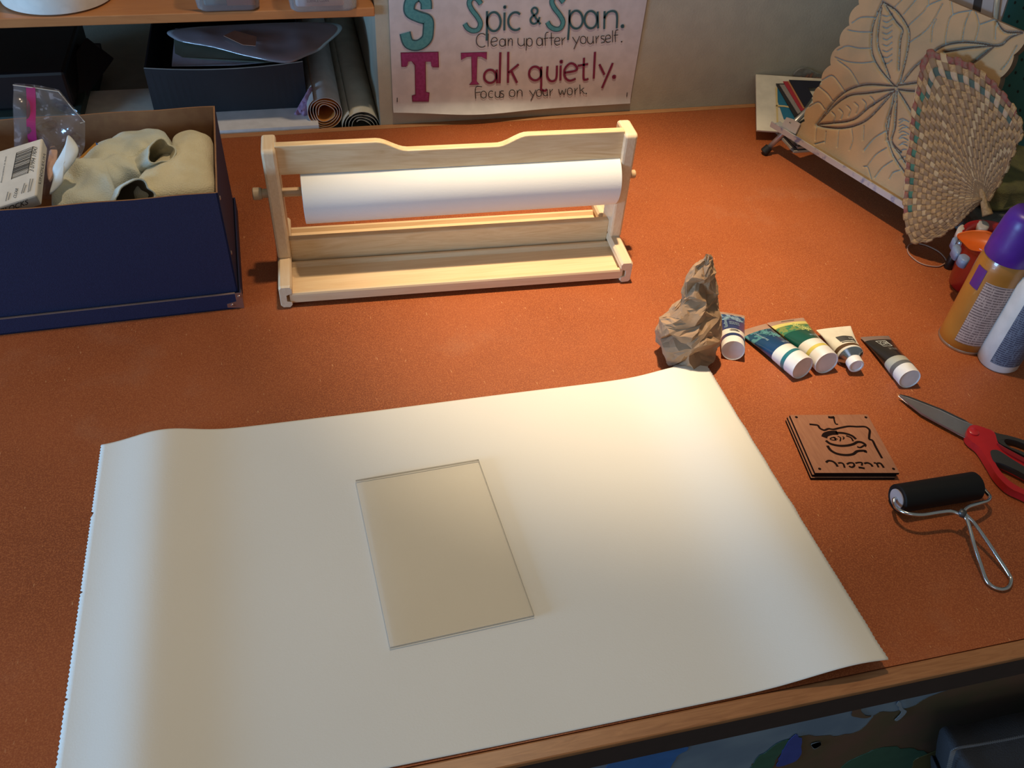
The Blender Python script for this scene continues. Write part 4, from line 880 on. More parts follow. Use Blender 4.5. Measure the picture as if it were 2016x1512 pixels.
# ------------------------------------------------------------------ stack of wooden coasters
top_ = [at(x, y, .0105) for x, y in [(1555, 817), (1708, 816), (1771, 931), (1605, 931)]]
cw = wood('coaster_wood', (.34, .145, .075, 1), (.27, .105, .052, 1), 9, (26, 3, 10), .55, c3=(.20, .07, .035, 1)); burn = mat('burnt_edge', (.012, .005, .004, 1), .9, spec=.1)
ce = sum(top_) / 4
for k, (dx, dy, lb) in enumerate([(0, 0, 'square wooden coaster engraved with a coffee cup, on top of the small stack'), (-.0022, .0006, 'plain wooden coaster edge in the middle of the stack under the coffee cup one'), (-.0038, -.0012, 'bottom wooden coaster of the stack, touching the table')]):
    z = .0105 - k * .0035; P = [np.array([p[0] + dx, p[1] + dy, z]) for p in top_]
    V = P + [p - np.array([0, 0, .0033]) for p in P]
    T = thing('wooden_coaster', (ce[0] + dx, ce[1] + dy, z - .0033), lb, 'coaster', 'stacked wooden coasters')
    mesh('board', V, [(0, 3, 2, 1), (4, 5, 6, 7), (0, 1, 5, 4), (1, 2, 6, 5), (2, 3, 7, 6), (3, 0, 4, 7)], [cw, burn], T, idx=[0, 1, 1, 1, 1, 1], label='wood with burnt dark edges')
    if k == 0:
        b = MB()
        def z4(x, y): return at(1520 + x * .13889, 780 + y * .13889, .0106)
        def st_(pts, w_, closed=False): w_ *= 1.75; b.add(*ribbon(smoothpath([z4(*p) for p in pts], 6, closed), w_, (0, 0, 1), 0, closed))
        for x, y in [(345, 297), (1330, 300), (675, 1030), (1722, 1030)]:
            b.add([z4(x, y) + np.array([.0019 * math.cos(a), .0019 * math.sin(a), 0]) for a in np.linspace(0, 2 * math.pi, 17)[:-1]], [tuple(range(16))])
        st_([(530, 398), (600, 405), (650, 415), (680, 455), (740, 482), (800, 462), (870, 470), (960, 450), (1080, 428), (1200, 432), (1310, 432), (1360, 455), (1385, 490), (1378, 560), (1380, 610), (1425, 630), (1470, 720), (1560, 880)], .0017)
        st_([(795, 296), (840, 302), (885, 296)], .0022); st_([(875, 305), (890, 370), (912, 398), (935, 395)], .0012)
        st_([(740, 585), (760, 545), (840, 520), (930, 518)], .0042); st_([(900, 518), (1020, 525), (1130, 560), (1190, 610)], .0020); st_([(1050, 560), (1120, 590), (1150, 640)], .0013)
        st_([(762, 628), (830, 675), (950, 702), (1060, 700), (1150, 680), (1210, 650), (1270, 655), (1318, 685), (1310, 712)], .0021)
        st_([(785, 700), (830, 765), (920, 815), (1050, 835), (1150, 820), (1210, 780), (1318, 775), (1322, 800)], .0021); st_([(1205, 715), (1250, 728), (1300, 700)], .0014)
        st_([(1000, 572), (1020, 590), (1005, 612)], .0010); st_([(930, 568), (970, 590), (965, 640)], .0010); st_([(900, 585), (850, 588), (825, 605), (850, 620), (890, 622), (900, 600), (930, 612)], .0010); st_([(870, 575), (890, 600), (910, 630)], .0010)
        # mirrored lettering along the lower edge
        st_([(765, 940), (800, 915), (860, 925), (905, 960), (930, 1000)], .0017); st_([(935, 950), (975, 945), (1010, 960), (1030, 1015)], .0014); st_([(1060, 965), (1100, 945), (1150, 950), (1165, 985), (1130, 1008), (1090, 990)], .0015)
        st_([(1180, 950), (1230, 940), (1275, 945), (1270, 985)], .0014); st_([(1225, 1010), (1270, 1015), (1315, 1025)], .0018); st_([(1305, 955), (1350, 945), (1400, 965), (1425, 1000)], .0016); st_([(1440, 945), (1480, 955), (1510, 1010)], .0014); st_([(1490, 950), (1540, 955), (1585, 1015)], .0016)
        b.build('engraving', burn, T, label='burnt coffee cup outline and mirrored lettering')

# ------------------------------------------------------------------ scissors
sc_ = thing('scissors', at(1900, 850, 0), 'closed scissors with steel blades and red and grey handles at the right edge', 'scissors')
steel = mat('blade_steel', (.36, .34, .32, 1), .38, metal=.9)
def pl(name, pts, z, th, m, holes=(), sub=5, bevel=.0008, label=None):
    P = smoothpath([at(x, y, z) for x, y in pts], sub, True) if sub else [at(x, y, z) for x, y in pts]
    Hs = [smoothpath([at(x, y, z) for x, y in h], 5, True) for h in holes]
    return mesh(name, *slab(P, th, (0, 0, 1), Hs), m, sc_, bevel=bevel, label=label)
def z5(x, y): return (1730 + x * .28429, 760 + y * .28429)
def zl(*p): return [z5(*q) for q in p]
pl('blade', zl((142, 62), (200, 80), (300, 118), (420, 165), (560, 232), (650, 268), (640, 345), (600, 350), (540, 320), (400, 245), (300, 190), (210, 120)), .0075, .0022, steel, sub=0, bevel=.0004)
pl('blade', zl((148, 58), (210, 72), (330, 118), (450, 165), (600, 238), (660, 280), (600, 300), (400, 210), (260, 130)), .0052, .0022, mat('blade_dark', (.10, .10, .10, 1), .4, metal=.9), sub=0, bevel=.0004)
red = mat('handle_red', (.50, .012, .016, 1), .35, coat=.3); hgrey = mat('handle_grey', (.035, .033, .032, 1), .6)
pl('handle', zl((618, 290), (660, 270), (740, 292), (800, 322), (830, 400), (900, 450), (1010, 515), (1150, 600), (1240, 700), (1230, 800), (1120, 800), (1000, 750), (900, 700), (820, 620), (770, 540), (700, 430), (640, 380), (612, 340)), .0125, .010, red,
   holes=[zl((800, 505), (850, 530), (950, 580), (1060, 640), (1150, 720), (1120, 760), (1000, 712), (900, 650), (830, 570))], bevel=.003, label='red front handle loop')
pl('handle_insert', zl((775, 455), (800, 442), (840, 452), (930, 510), (1020, 565), (1140, 640), (1160, 690), (1060, 640), (950, 580), (850, 535), (800, 520)), .0135, .008, hgrey, bevel=.0025, label='dark grey grip insert')
pl('handle', zl((790, 322), (830, 330), (920, 350), (1010, 378), (1150, 430), (1250, 520), (1200, 600), (1100, 540), (1000, 480), (900, 430), (830, 390)), .0105, .009, hgrey,
   holes=[zl((870, 375), (920, 370), (1000, 395), (1120, 450), (1180, 520), (1120, 520), (1000, 455), (900, 415))], bevel=.003, label='dark grey rear handle loop')
pl('handle_strip', zl((820, 395), (880, 430), (1010, 500), (1130, 570), (1120, 585), (1010, 530), (880, 455)), .0145, .004, mat('handle_dkred', (.30, .008, .012, 1), .35), bevel=.001)
mesh('pivot', *lathe([(.0065, 0), (.0065, .002), (.005, .003)], at(*z5(655, 320), .0122), (0, 0, 1), 28), red, sc_, smooth=True, autosmooth=40)

# ------------------------------------------------------------------ brayer (ink roller)
br = thing('brayer', at(1850, 1010, 0), 'black rubber ink roller with a bent steel wire handle, below the scissors', 'ink roller')
rr = .0168
pL, pR = at(*z5(125, 780), rr), at(*z5(668, 690), rr); axb = unit(pR - pL); LB = float(np.linalg.norm(pR - pL)); 
mesh('rubber_roller', *lathe([(.0065, .001), (.0125, .0005), (.0155, 0), (rr, .0012), (rr, LB - .0012), (rr - .001, LB), (.0065, LB - .001)], pL, axb, 64), mat('rubber', (.004, .004, .0045, 1), .6, spec=.3), br, smooth=True, autosmooth=35)
mesh('roller_core', *lathe([(.0115, -.0006), (.0115, .003)], pL, axb, 36), mat('core_grey', (.42, .36, .36, 1), .45), br, label='pale grey roller end')
wire = mat('chromed_wire', (.62, .64, .66, 1), .18, metal=1)
col_ = at(*z5(570, 882), .026)
def w5(x, y, z): return at(*z5(x, y), z)
left = [pL + axb * .004, pL - axb * .003, w5(108, 815, .0155), w5(130, 850, .019), w5(200, 882, .023), w5(300, 892, .025), (w5(420, 874, .026)), w5(500, 868, .0265), w5(560, 888, .0265), w5(600, 912, .0255), w5(622, 960, .0235), w5(660, 1100, .017), w5(700, 1220, .010), w5(738, 1330, .0045),
        w5(775, 1380, .0028), w5(840, 1408, .0025), w5(895, 1395, .0025), w5(915, 1345, .0028), w5(895, 1295, .0045), w5(820, 1180, .010), w5(740, 1060, .017), w5(660, 950, .0235), w5(610, 900, .0265), w5(590, 870, .0265), w5(620, 838, .026), w5(700, 812, .024), w5(755, 795, .020), w5(770, 768, .018), w5(745, 735, .0172), pR + axb * .006, pR - axb * .004]
mesh('wire_handle', *sweep(smoothpath(left, 6), .0022, 12), wire, br, smooth=True, label='bent shiny wire handle')
mesh('collar', *sweep([w5(555, 868, .0275), w5(575, 880, .0275), w5(600, 892, .0275)], [.0044, .0048, .0044], 14), mat('collar_grey', (.10, .10, .10, 1), .4, metal=.7), br, smooth=True)

# ------------------------------------------------------------------ rubber band
def zb5(x, y): return (1750 + x * .08596, 440 + y * .08596)
P = smoothpath([at(*zb5(x, y), .0018) for x, y in [(550, 458), (460, 495), (425, 580), (450, 680), (540, 780), (680, 885), (840, 950), (1010, 980), (1160, 980), (1270, 920), (1318, 870), (1270, 770), (1150, 650), (980, 555), (820, 490), (670, 458)]], 5, True)
rb = mesh('rubber_band', *sweep(P, .0010, 8, closed=True), mat('band_tan', (.42, .24, .17, 1), .6), smooth=True); tag(rb, 'thin tan rubber band lying on the table below the tip of the woven fan', 'rubber band')

# ------------------------------------------------------------------ spray can and white bottle
sc0 = at(1895, 668, 0); RS = .0335
spr = thing('spray_can', sc0, 'amber spray can with a purple cap and a printed label, standing at the right', 'spray can')
amber = mat('can_amber', (.42, .17, .025, 1), .3, spec=.6, coat=.5, col2=(.36, .14, .022, 1), scale=14)
mesh('can_body', *lathe([(RS * .93, .0012), (RS, .003), (RS, .128), (RS * .985, .136), (RS * .93, .145), (RS * .84, .153), (RS * .80, .156)], sc0, n=72), amber, spr, smooth=True, autosmooth=50)
mesh('bottom_rim', *lathe([(RS * .97, 0), (RS * 1.02, .0007), (RS * 1.02, .003), (RS, .0042)], sc0, n=72), mat('rim_metal', (.5, .47, .42, 1), .35, metal=.8), spr, smooth=True, autosmooth=50)
mesh('cap', *lathe([(RS * .93, .147), (RS * .955, .148), (RS * .945, .166), (RS * .86, .196), (RS * .80, .207), (RS * .68, .2135), (RS * .45, .217), (.0005, .218)], sc0, n=64, cap1=False), mat('cap_purple', (.075, .018, .26, 1), .35, spec=.5), spr, smooth=True, autosmooth=60, label='glossy purple cap')
def lab(c, r, z0, z1, a0, a1, m, parent, name='label', skew=0, lbl=None):
    n = 40; V = []; Fc = []
    for k in range(n + 1):
        a = math.radians(a0 + (a1 - a0) * k / n)
        for z in (z0, z1): V.append((c[0] + r * math.cos(a), c[1] + r * math.sin(a), z))
    for k in range(n): Fc.append((2 * k, 2 * k + 2, 2 * k + 3, 2 * k + 1))
    return mesh(name, V, Fc, m, parent, smooth=True, label=lbl)
lab(sc0, RS + .0003, .016, .118, 205, 330, lines_mat('label_print', (.50, .36, .30, 1), (.17, .11, .10, 1), 240, .55), spr, lbl='pale label with rows of small print')
lab(sc0, RS + .0004, .10, .132, 168, 196, mat('label_purple', (.10, .02, .20, 1), .4), spr, 'purple_mark')
wc0 = at(1973, 722, 0) ; wc0 = wc0 + np.array([.0, .012, 0]); RW = .0275
wb_ = thing('white_bottle', wc0, 'white bottle with grey blue printed label, in front of the spray can', 'bottle')
mesh('bottle_body', *lathe([(RW * .92, 0), (RW, .003), (RW, .125), (RW * .92, .135), (RW * .6, .146), (RW * .45, .150), (RW * .45, .165), (RW * .42, .168)], wc0, n=64), mat('bottle_white', (.74, .72, .68, 1), .4), wb_, smooth=True, autosmooth=50)
lab(wc0, RW + .0003, .013, .118, 203, 300, lines_mat('bottle_label', (.16, .19, .25, 1), (.045, .055, .09, 1), 300, .5), wb_, lbl='grey blue label with rows of fine print')

# ------------------------------------------------------------------ red pot with tools
rp0 = at(1950, 474, .082) * np.array([1, 1, 0]) + np.array([.004, -.004, 0]); RP = .043
redp = mat('pot_red', (.42, .012, .010, 1), .3, coat=.5)
pot = thing('red_paint_pot', rp0, 'red plastic pot with dried blue and white paint smears behind the spray can', 'pot')
mesh('pot_body', *lathe([(RP * .74, 0), (RP * .78, .002), (RP * .96, .072), (RP * 1.02, .074), (RP * 1.12, .078), (RP * 1.16, .084), (RP * 1.12, .089), (RP * 1.0, .088), (RP * .90, .078), (RP * .70, .006)], rp0, n=72), redp, pot, smooth=True, autosmooth=60)
def smear(px, m, z, k, nm='paint_smear'):
    P = []
    for x, y in px:
        p = at(x, y, z); P.append(p)
    c_ = sum(P) / len(P); return puff(P, c_, .0022, amp=.5, freq=60, rings=5, seg=40, under=.012, seed=k)
sb_ = MB(); 
for i, pxs in enumerate([[(1875, 470), (1882, 466), (1886, 474), (1880, 480)], [(1876, 485), (1886, 480), (1893, 490), (1890, 500), (1882, 498)], [(1888, 502), (1900, 500), (1910, 508), (1905, 516), (1893, 512)]]):
    sb_.add(*smear(pxs, None, .084, i))
sb_.build('blue_paint_smear', mat('smear_blue', (.20, .27, .42, 1), .4), pot, smooth=True)
sb_ = MB()
for i, pxs in enumerate([[(1924, 436), (1932, 432), (1942, 435), (1948, 445), (1942, 452), (1928, 450)], [(1886, 448), (1896, 442), (1900, 452), (1893, 460), (1885, 458)]]):
    sb_.add(*smear(pxs, None, .087, i + 5))
sb_.build('white_paint_smear', mat('smear_white', (.60, .52, .46, 1), .4), pot, smooth=True)
scp = [at(x, y, z_) for x, y, z_ in [(1884, 463, .100), (1898, 456, .104), (1920, 453, .108), (1946, 455, .112), (1962, 468, .106), (1945, 492, .092), (1914, 492, .086), (1897, 478, .092)]]
so = mesh('orange_scoop', *puff(scp, sum(scp) / 8 - np.array([0, 0, .002]), -.006, (.1, -.3, 1), amp=.15, freq=20, under=.002), mat('scoop_orange', (.80, .13, .01, 1), .4), smooth=True); tag(so, 'bright orange plastic scoop resting in the red pot', 'scoop')
# black marker beside the pot
mk0 = at(1869, 519, .006); mk = thing('black_marker', mk0, 'short black and silver marker standing beside the red pot', 'marker')
mz = at(1866, 527, 0)
mesh('marker_cap', *lathe([(.0062, 0), (.0068, .001), (.0068, .026), (.006, .027)], mz, n=28), mat('marker_black', (.008, .008, .009, 1), .35), mk, smooth=True, autosmooth=40)
mesh('marker_barrel', *lathe([(.0050, .0265), (.0050, .048), (.0042, .050)], mz, n=28), mat('marker_silver', (.40, .48, .58, 1), .3, metal=.6), mk, smooth=True, autosmooth=40, label='silver blue barrel')
# folded cloths
c_ = at(2000, 425, .0) + np.array([.03, .02, 0])
sp1 = mesh('grey_sponge', *ploft([rrect(1.045, 1.20, .93, 1.06, .02, z) for z in (.002, .012, .040, .048)]), mat('sponge_grey', (.15, .15, .14, 1), .95, col2=(.12, .12, .115, 1), scale=80, bump=.8, bscale=500), bevel=.008, smooth=True); tag(sp1, 'flat grey sponge behind the spray can cap', 'sponge')
sp2 = mesh('olive_sponge', *ploft([rrect(1.06, 1.22, .98, 1.12, .03, z) for z in (.050, .058, .085, .093)]), mat('sponge_olive', (.13, .12, .055, 1), .95, col2=(.17, .16, .06, 1), scale=40, bump=.8, bscale=400), bevel=.01, smooth=True); tag(sp2, 'olive sponge stacked on the grey sponge beside the fan', 'sponge')
# ------------------------------------------------------------------ teal pegboard
XB = 1.33
pg = thing('pegboard', (XB, 1.2, 0), 'dark teal pegboard with small holes standing at the right end of the table', 'pegboard')
b = MB(); b.box(XB, XB + .005, .85, WY - .003, .0005, .62); b.build('board', mat('peg_teal', (.008, .085, .085, 1), .6, col2=(.006, .07, .07, 1), scale=12), pg)
b = MB()
for i in range(25):
    for j in range(24):
        b.add(*lathe([(.0030, 0), (.0029, -.0002)], (XB - .0002, .862 + .0254 * i, .02 + .0254 * j), (1, 0, 0), 8))
h_ = b.build('peg_holes', mat('hole_dark', (.001, .006, .006, 1), .9), pg); h_['kind'] = 'stuff'

# ------------------------------------------------------------------ easel, carved panel and fan
pa0 = at(1568, 268, .055); pd = np.array([.3249, -.9458, 0]); pnh = np.array([-.9458, -.3249, 0]); th_ = math.radians(13)
pu = -pnh * math.sin(th_) + np.array([0, 0, 1]) * math.cos(th_); pn = pnh * math.cos(th_) + np.array([0, 0, 1]) * math.sin(th_)
def PP(s, v, d=0): return pa0 + pd * s + pu * v + pn * d
def pc_(px, py): q = on(px, py, pa0, pn) - pa0; return float(q @ pd), float(q @ pu)
def z7(x, y): return pc_(1460 + x * .27579, y * .27579)
def z8b(x, y): return pc_(1700 + x * .23813, 200 + y * .23813)
deep = [[(1095, 620), (1060, 590), (970, 480), (925, 380), (920, 260), (940, 150), (1000, 15)], [(1100, 620), (1130, 560), (1170, 400), (1190, 260), (1170, 180), (1100, 80), (1010, 20)],
    [(1050, 560), (1000, 420), (965, 320), (970, 200), (990, 60)], [(1115, 500), (1125, 300), (1140, 215), (1090, 150), (1020, 40)],
    [(1080, 615), (900, 605), (800, 625), (720, 665), (640, 740), (530, 890)], [(1080, 640), (900, 665), (760, 685), (650, 760), (535, 885)], [(1060, 665), (900, 770), (790, 855), (640, 880), (530, 890)], [(1080, 650), (950, 800), (850, 880), (720, 915), (600, 910), (530, 895)],
    [(1110, 610), (1250, 590), (1350, 575)], [(1140, 590), (1230, 480), (1330, 400), (1430, 330), (1550, 305), (1680, 310), (1790, 330)], [(1440, 372), (1560, 352), (1700, 335), (1790, 330)], [(1110, 640), (1250, 650), (1400, 600), (1600, 480), (1790, 330)],
    [(1085, 650), (1050, 850), (1030, 1000)], [(1100, 660), (1085, 900), (1065, 1010), (1130, 1090)], [(1110, 650), (1180, 760), (1240, 880)], [(1790, 330), (1850, 320), (1910, 270), (1995, 235)], [(1810, 150), (1870, 225), (1990, 232)], [(1790, 335), (1690, 420), (1560, 500)]]
thin = [[(785, 165), (850, 125), (945, 125)], [(755, 215), (830, 228), (920, 230)], [(680, 360), (750, 330), (830, 345), (910, 345)], [(665, 410), (750, 440), (850, 450), (940, 440)], [(680, 430), (770, 500), (830, 600)], [(570, 575), (640, 540), (690, 590), (730, 650)],
    [(550, 620), (610, 670), (645, 720)], [(475, 765), (545, 730), (590, 780)], [(1090, 50), (1150, -10)], [(1150, 105), (1250, -10)], [(1180, 190), (1290, 90), (1330, 40), (1430, -5)], [(1200, 300), (1330, 200), (1430, 30)], [(1350, 300), (1360, 200), (1385, 140)], [(1330, -10), (1330, 40)],
    [(1450, 310), (1460, 220), (1500, 110), (1640, 75)], [(1490, 0), (1505, 105)], [(1570, 290), (1590, 180), (1625, 90)], [(1665, 290), (1690, 180), (1665, 85)], [(1700, 175), (1800, 140)], [(1805, 280), (1810, 150)], [(780, 920), (790, 1000), (770, 1070)], [(870, 900), (865, 1000)], [(1020, 940), (940, 990), (870, 1070)], [(690, 930), (680, 1050)],
    [(530, 900), (525, 1000)], [(520, 1030), (590, 1010)], [(1850, 500), (1900, 440), (1960, 330)], [(600, 940), (590, 1020)]]
ticks = [[(1000 + 5 * i % 7, 110 + 42 * i), (1035, 118 + 42 * i), (1070, 95 + 42 * i)] for i in range(9)] + [[(640 + 55 * i, 800 - 22 * i), (665 + 55 * i, 830 - 22 * i), (650 + 55 * i, 870 - 20 * i)] for i in range(6)] + [[(1120, 860 + 45 * i), (1150, 850 + 45 * i), (1190, 872 + 45 * i)] for i in range(5)]
t8 = [[(240, 0), (190, 150), (180, 240), (230, 430), (340, 600)], [(265, 0), (255, 200), (225, 340), (290, 440), (345, 520)]]
l8 = [[(0, 410), (80, 310), (165, 250)], [(30, 530), (100, 440), (185, 385)], [(90, 630), (150, 550), (235, 490)], [(210, 640), (240, 590), (295, 570)], [(0, 540), (30, 545), (60, 640)]] + [[(290, 185 + 60 * i), (320, 160 + 60 * i), (350, 158 + 60 * i)] for i in range(6)]
def dense(pts, f): return [f(float(p[0]), float(p[1])) for p in smoothpath([(x, y) for x, y in pts], 7)]
segsD, segsT = [], []
for L0, f, dst in ((deep, z7, segsD), (thin + ticks, z7, segsT), (t8, z8b, segsD), (l8, z8b, segsT)):
    for p in L0:
        q = dense(p, f); dst += list(zip(q[:-1], q[1:]))
# mirrored motifs fill the hidden and out of frame part of the carving
cC = z7(1100, 620)
def field(segs, S, Vv):
    out = np.full(S.shape, 1.0)
    for (x0, y0), (x1, y1) in segs:
        dx, dy = x1 - x0, y1 - y0; L2 = dx * dx + dy * dy + 1e-12; t_ = np.clip(((S - x0) * dx + (Vv - y0) * dy) / L2, 0, 1)
        np.minimum(out, np.hypot(S - x0 - t_ * dx, Vv - y0 - t_ * dy), out=out)
    return out
NS, NV = 300, 300
vv = np.linspace(0, .284, NV + 1)
def scl(v, ph): return .0085 * (np.abs(np.sin((v / .284) * math.pi * 8.5 + ph)) ** .7 - .6)
# stepped notches follow the photograph's left edge
sL = -.002 - scl(vv, .4); sR = .279 + scl(vv, 1.3) * .6
U_ = np.linspace(0, 1, NS + 1)
S = sL[:, None] + (sR - sL)[:, None] * U_[None, :]; VV = np.repeat(vv[:, None], NS + 1, 1)
dD = field(segsD, S, VV); dT = field(segsT, S, VV)
hgt = -.0040 * np.exp(-(dD / .0022) ** 2) - .0022 * np.exp(-(dT / .0012) ** 2) - .0006 * np.exp(-(dD / .006) ** 2)
V = [PP(S[j, i], VV[j, i], hgt[j, i]) for j in range(NV + 1) for i in range(NS + 1)]
Fc = []; I = []
for j in range(NV):
    for i in range(NS):
        a = j * (NS + 1) + i; Fc.append((a, a + 1, a + NS + 2, a + NS + 1)); I.append(1 if dD[j, i] < .0011 else (2 if dT[j, i] < .0009 or dD[j, i] < .0024 and (i * 7 + j) % 3 else 0))
loop = [(0, i) for i in range(NS)] + [(j, NS) for j in range(NV)] + [(NV, NS - i) for i in range(NS)] + [(NV - j, 0) for j in range(NV)]
nb = len(V)
for j, i in loop: V.append(PP(S[j, i], VV[j, i], -.014))
for k in range(len(loop)):
    k2 = (k + 1) % len(loop); j, i = loop[k]; j2, i2 = loop[k2]; Fc.append((j * (NS + 1) + i, nb + k, nb + k2, j2 * (NS + 1) + i2)); I.append(3)
Fc.append(tuple(nb + len(loop) - 1 - k for k in range(len(loop)))); I.append(3)
pm = mat('carved_tan', (.40, .25, .12, 1), .65, col2=(.31, .215, .11, 1), scale=16, lo=.4, hi=.65, bump=.2, bscale=350)
cp = mesh('carved_panel', V, Fc, [pm, mat('groove_brown', (.115, .065, .035, 1), .7), mat('groove_bluegrey', (.22, .27, .25, 1), .7), mat('panel_side', (.20, .13, .08, 1), .7)], idx=I, smooth=True, autosmooth=60)
tag(cp, 'square tan block carved with a large leafy flower, standing on the metal easel', 'carved panel')
# easel
alu = mat('aluminium', (.42, .40, .38, 1), .38, metal=.7); ez = thing('table_easel', at(1508, 298, 0), 'grey metal tabletop easel with black rubber feet and a paint-stained ledge', 'easel')
lq0 = pc_(1522, 246)[0]
def led(s0, s1, d0, d1, v0, v1): 
    return [PP(s, 0, 0) + pnh * d + np.array([0, 0, v]) for v in (v0, v1) for d in (d0, d1) for s in (s0, s1)]
box_f = [(0, 1, 3, 2), (4, 6, 7, 5), (0, 4, 5, 1), (2, 3, 7, 6), (0, 2, 6, 4), (1, 5, 7, 3)]
b = MB(); b.add(led(lq0, .30, -.016, .009, -.006, -.0015), box_f); b.add(led(lq0, .30, .0065, .009, -.0015, .004), box_f)
lg = b.build('ledge', mat('ledge_metal', (.46, .46, .44, 1), .4, metal=.3, col2=(.14, .17, .30, 1), scale=55, lo=.52, hi=.66), ez, label='ledge stained with blue and white paint')
ft = at(1508, 296, .008); kn = on(1592, 214, PP(0, 0, -.03), pn); 
mesh('leg', *sweep([ft, kn], .0048, 16), alu, ez, smooth=True)
mesh('rubber_foot', *sweep([ft - unit(kn - ft) * .0075 + np.array([0, 0, .001]), ft - unit(kn - ft) * .004, ft + unit(kn - ft) * .008], [.006, .0085, .0075], 20), mat('foot_rubber', (.008, .008, .008, 1), .6), ez, smooth=True, autosmooth=40, label='black rubber foot')
f2 = PP(.26, 0, 0) * np.array([1, 1, 0]) + np.array([.05, .02, .006]); mesh('leg', *sweep([f2, PP(.22, .12, -.03)], .0048, 14), alu, ez, smooth=True); mesh('rubber_foot', *sweep([f2 - np.array([0, 0, .004]), f2 + unit(PP(.22, .12, -.03) - f2) * .01], .008, 14), mat('foot_rubber2', (.008, .008, .008, 1), .6), ez, smooth=True)
q_ = [on(1480 + x * .1322, 120 + y * .1322, PP(0, 0, .001) + pnh * .004, pn) for x, y in [(515, 840), (600, 865), (720, 940), (650, 1090), (430, 990)]]
hole = [on(1480 + x * .1322, 120 + y * .1322, PP(0, 0, .001) + pnh * .004, pn) for x, y in [(572, 905), (590, 920), (572, 940), (556, 920)]]
mesh('bracket', *slab(q_, .003, tuple(pn), [smoothpath(hole, 4, True)]), mat('bracket_grey', (.40, .36, .33, 1), .45), ez, label='flat grey bracket with a bolt hole')
# back plate and mast above the panel
bpn = PP(0, 0, -.022)
q_ = [on(x, y, bpn, pn) for x, y in [(1860, -90), (2012, -90), (1966, 52), (1930, 120), (1860, 100)]]
mesh('back_plate', *slab(q_, .004, tuple(pn)), mat('plate_grey', (.27, .22, .20, 1), .5), ez, label='flat grey back plate with a dark slot')
q_ = [on(x, y, PP(0, 0, -.0212), pn) for x, y in [(1927, -60), (1943, -60), (1930, 25), (1914, 21)]]
mesh('slot', *slab(q_, .0006, tuple(pn)), mat('slot_dark', (.02, .012, .01, 1), .8), ez)
mesh('mast', *sweep([on(1972, -80, PP(0, 0, -.015), pn), on(1958, 45, PP(0, 0, -.018), pn), on(1935, 200, PP(0, 0, -.022), pn)], .0042, 16), mat('mast_metal', (.75, .72, .68, 1), .2, metal=1), ez, smooth=True, label='bright round metal mast')

# woven fan
fb = at(1808, 478, .02); fa = math.radians(200); fl = math.radians(13)
fh = np.array([math.cos(fa), math.sin(fa), 0]); fn_ = fh * math.cos(fl) + np.array([0, 0, 1]) * math.sin(fl)
def FP(px, py): return on(px, py, fb, fn_)
wf = thing('woven_fan', at(1900, 470, 0), 'handwoven straw fan with a red and green border leaning on the carved panel', 'fan')
bd = [(1880, 450), (1845, 470), (1808, 478), (1793, 455), (1785, 400), (1789, 330), (1797, 260), (1808, 180), (1828, 104), (1865, 108), (1905, 120), (1945, 146), (1980, 180), (2005, 215), (2020, 255), (2008, 290), (1990, 330), (1970, 365), (1950, 395)]
FC = FP(1934, 392)
Bd = smoothpath([FP(*p) for p in bd], 12); nB = len(Bd) - 1
# resample evenly
cum = [0]
for i in range(nB): cum.append(cum[-1] + float(np.linalg.norm(Bd[i + 1] - Bd[i])))
def Bat(s):
    d = s * cum[-1]; i = min(int(np.searchsorted(cum, d, side='right')) - 1, nB - 1); f_ = (d - cum[i]) / max(1e-9, cum[i + 1] - cum[i]); return Bd[i] * (1 - f_) + Bd[i + 1] * f_
ncol, nrow, q = 58, 14, 6
NA, NR = ncol * q, nrow * q
s_tl = None
V = []; Fc = []; I = []
for a_ in range(NA + 1):
    s = a_ / NA; Bp = Bat(s)
    for r_ in range(NR + 1):
        t_ = .004 + .996 * (r_ / NR) ** .80; tl = r_ / NR
        skew = .012 * math.sin(tl * 6 + s * 9)
        p = FC + (Bat(min(1, max(0, s + skew * (1 - tl)))) - FC) * t_
        ci, cj = int(a_ / q * .9999), int(r_ / q * .9999); fu, fv = (a_ / q) % 1, (r_ / q) % 1
        over = (ci + cj // 1) % 2
        bump = .0021 * ((math.sin(math.pi * fu) ** .5 if over else .35 * math.sin(math.pi * fu)) * (1 if over else .6) + (0 if over else math.sin(math.pi * fv) ** .5 * .7))
        bump += .0009 * noise.noise(Vector(p * 210)) + .004 * noise.noise(Vector(p * 22))
        dish = .010 * (t_ ** 2) - .004 + .006 * math.exp(-((s - .12) / .08) ** 2)
        if r_ == NR: p = p + (Bp - FC) * .006 * (1 if ci % 2 else -1)
        V.append(p + fn_ * (bump + dish))
for a_ in range(NA):
    for r_ in range(NR):
        a = a_ * (NR + 1) + r_; Fc.append((a, a + 1, a + NR + 2, a + NR + 1))
        ci, cj = a_ // q, r_ // q; s = (a_ + .5) / NA; k = 0
        if .17 < s < .80:
            if cj == nrow - 1: k = 1 if (ci % 2 == 0) or (s > .48 and ci % 3) else 0
            elif cj in (nrow - 2,) and s <= .47: k = 2 if ci % 2 == 0 else 0
            elif cj in (nrow - 3,) and s > .47: k = (3 if ci % 2 else 4)
        if k == 0: k = 5 if (ci + cj) % 2 else (6 if (ci * 7 + cj * 3) % 5 == 0 else 0)
        I.append(k)
straw = [mat('straw', (.37, .225, .095, 1), .7, col2=(.27, .155, .06, 1), scale=300), mat('straw_red', (.20, .05, .035, 1), .7, col2=(.17, .085, .05, 1), scale=200), mat('straw_green', (.035, .12, .075, 1), .7), mat('straw_dkgreen', (.045, .075, .055, 1), .7), mat('straw_pale', (.40, .28, .17, 1), .7), mat('straw_mid', (.21, .125, .058, 1), .7), mat('straw_light', (.41, .28, .14, 1), .7)]
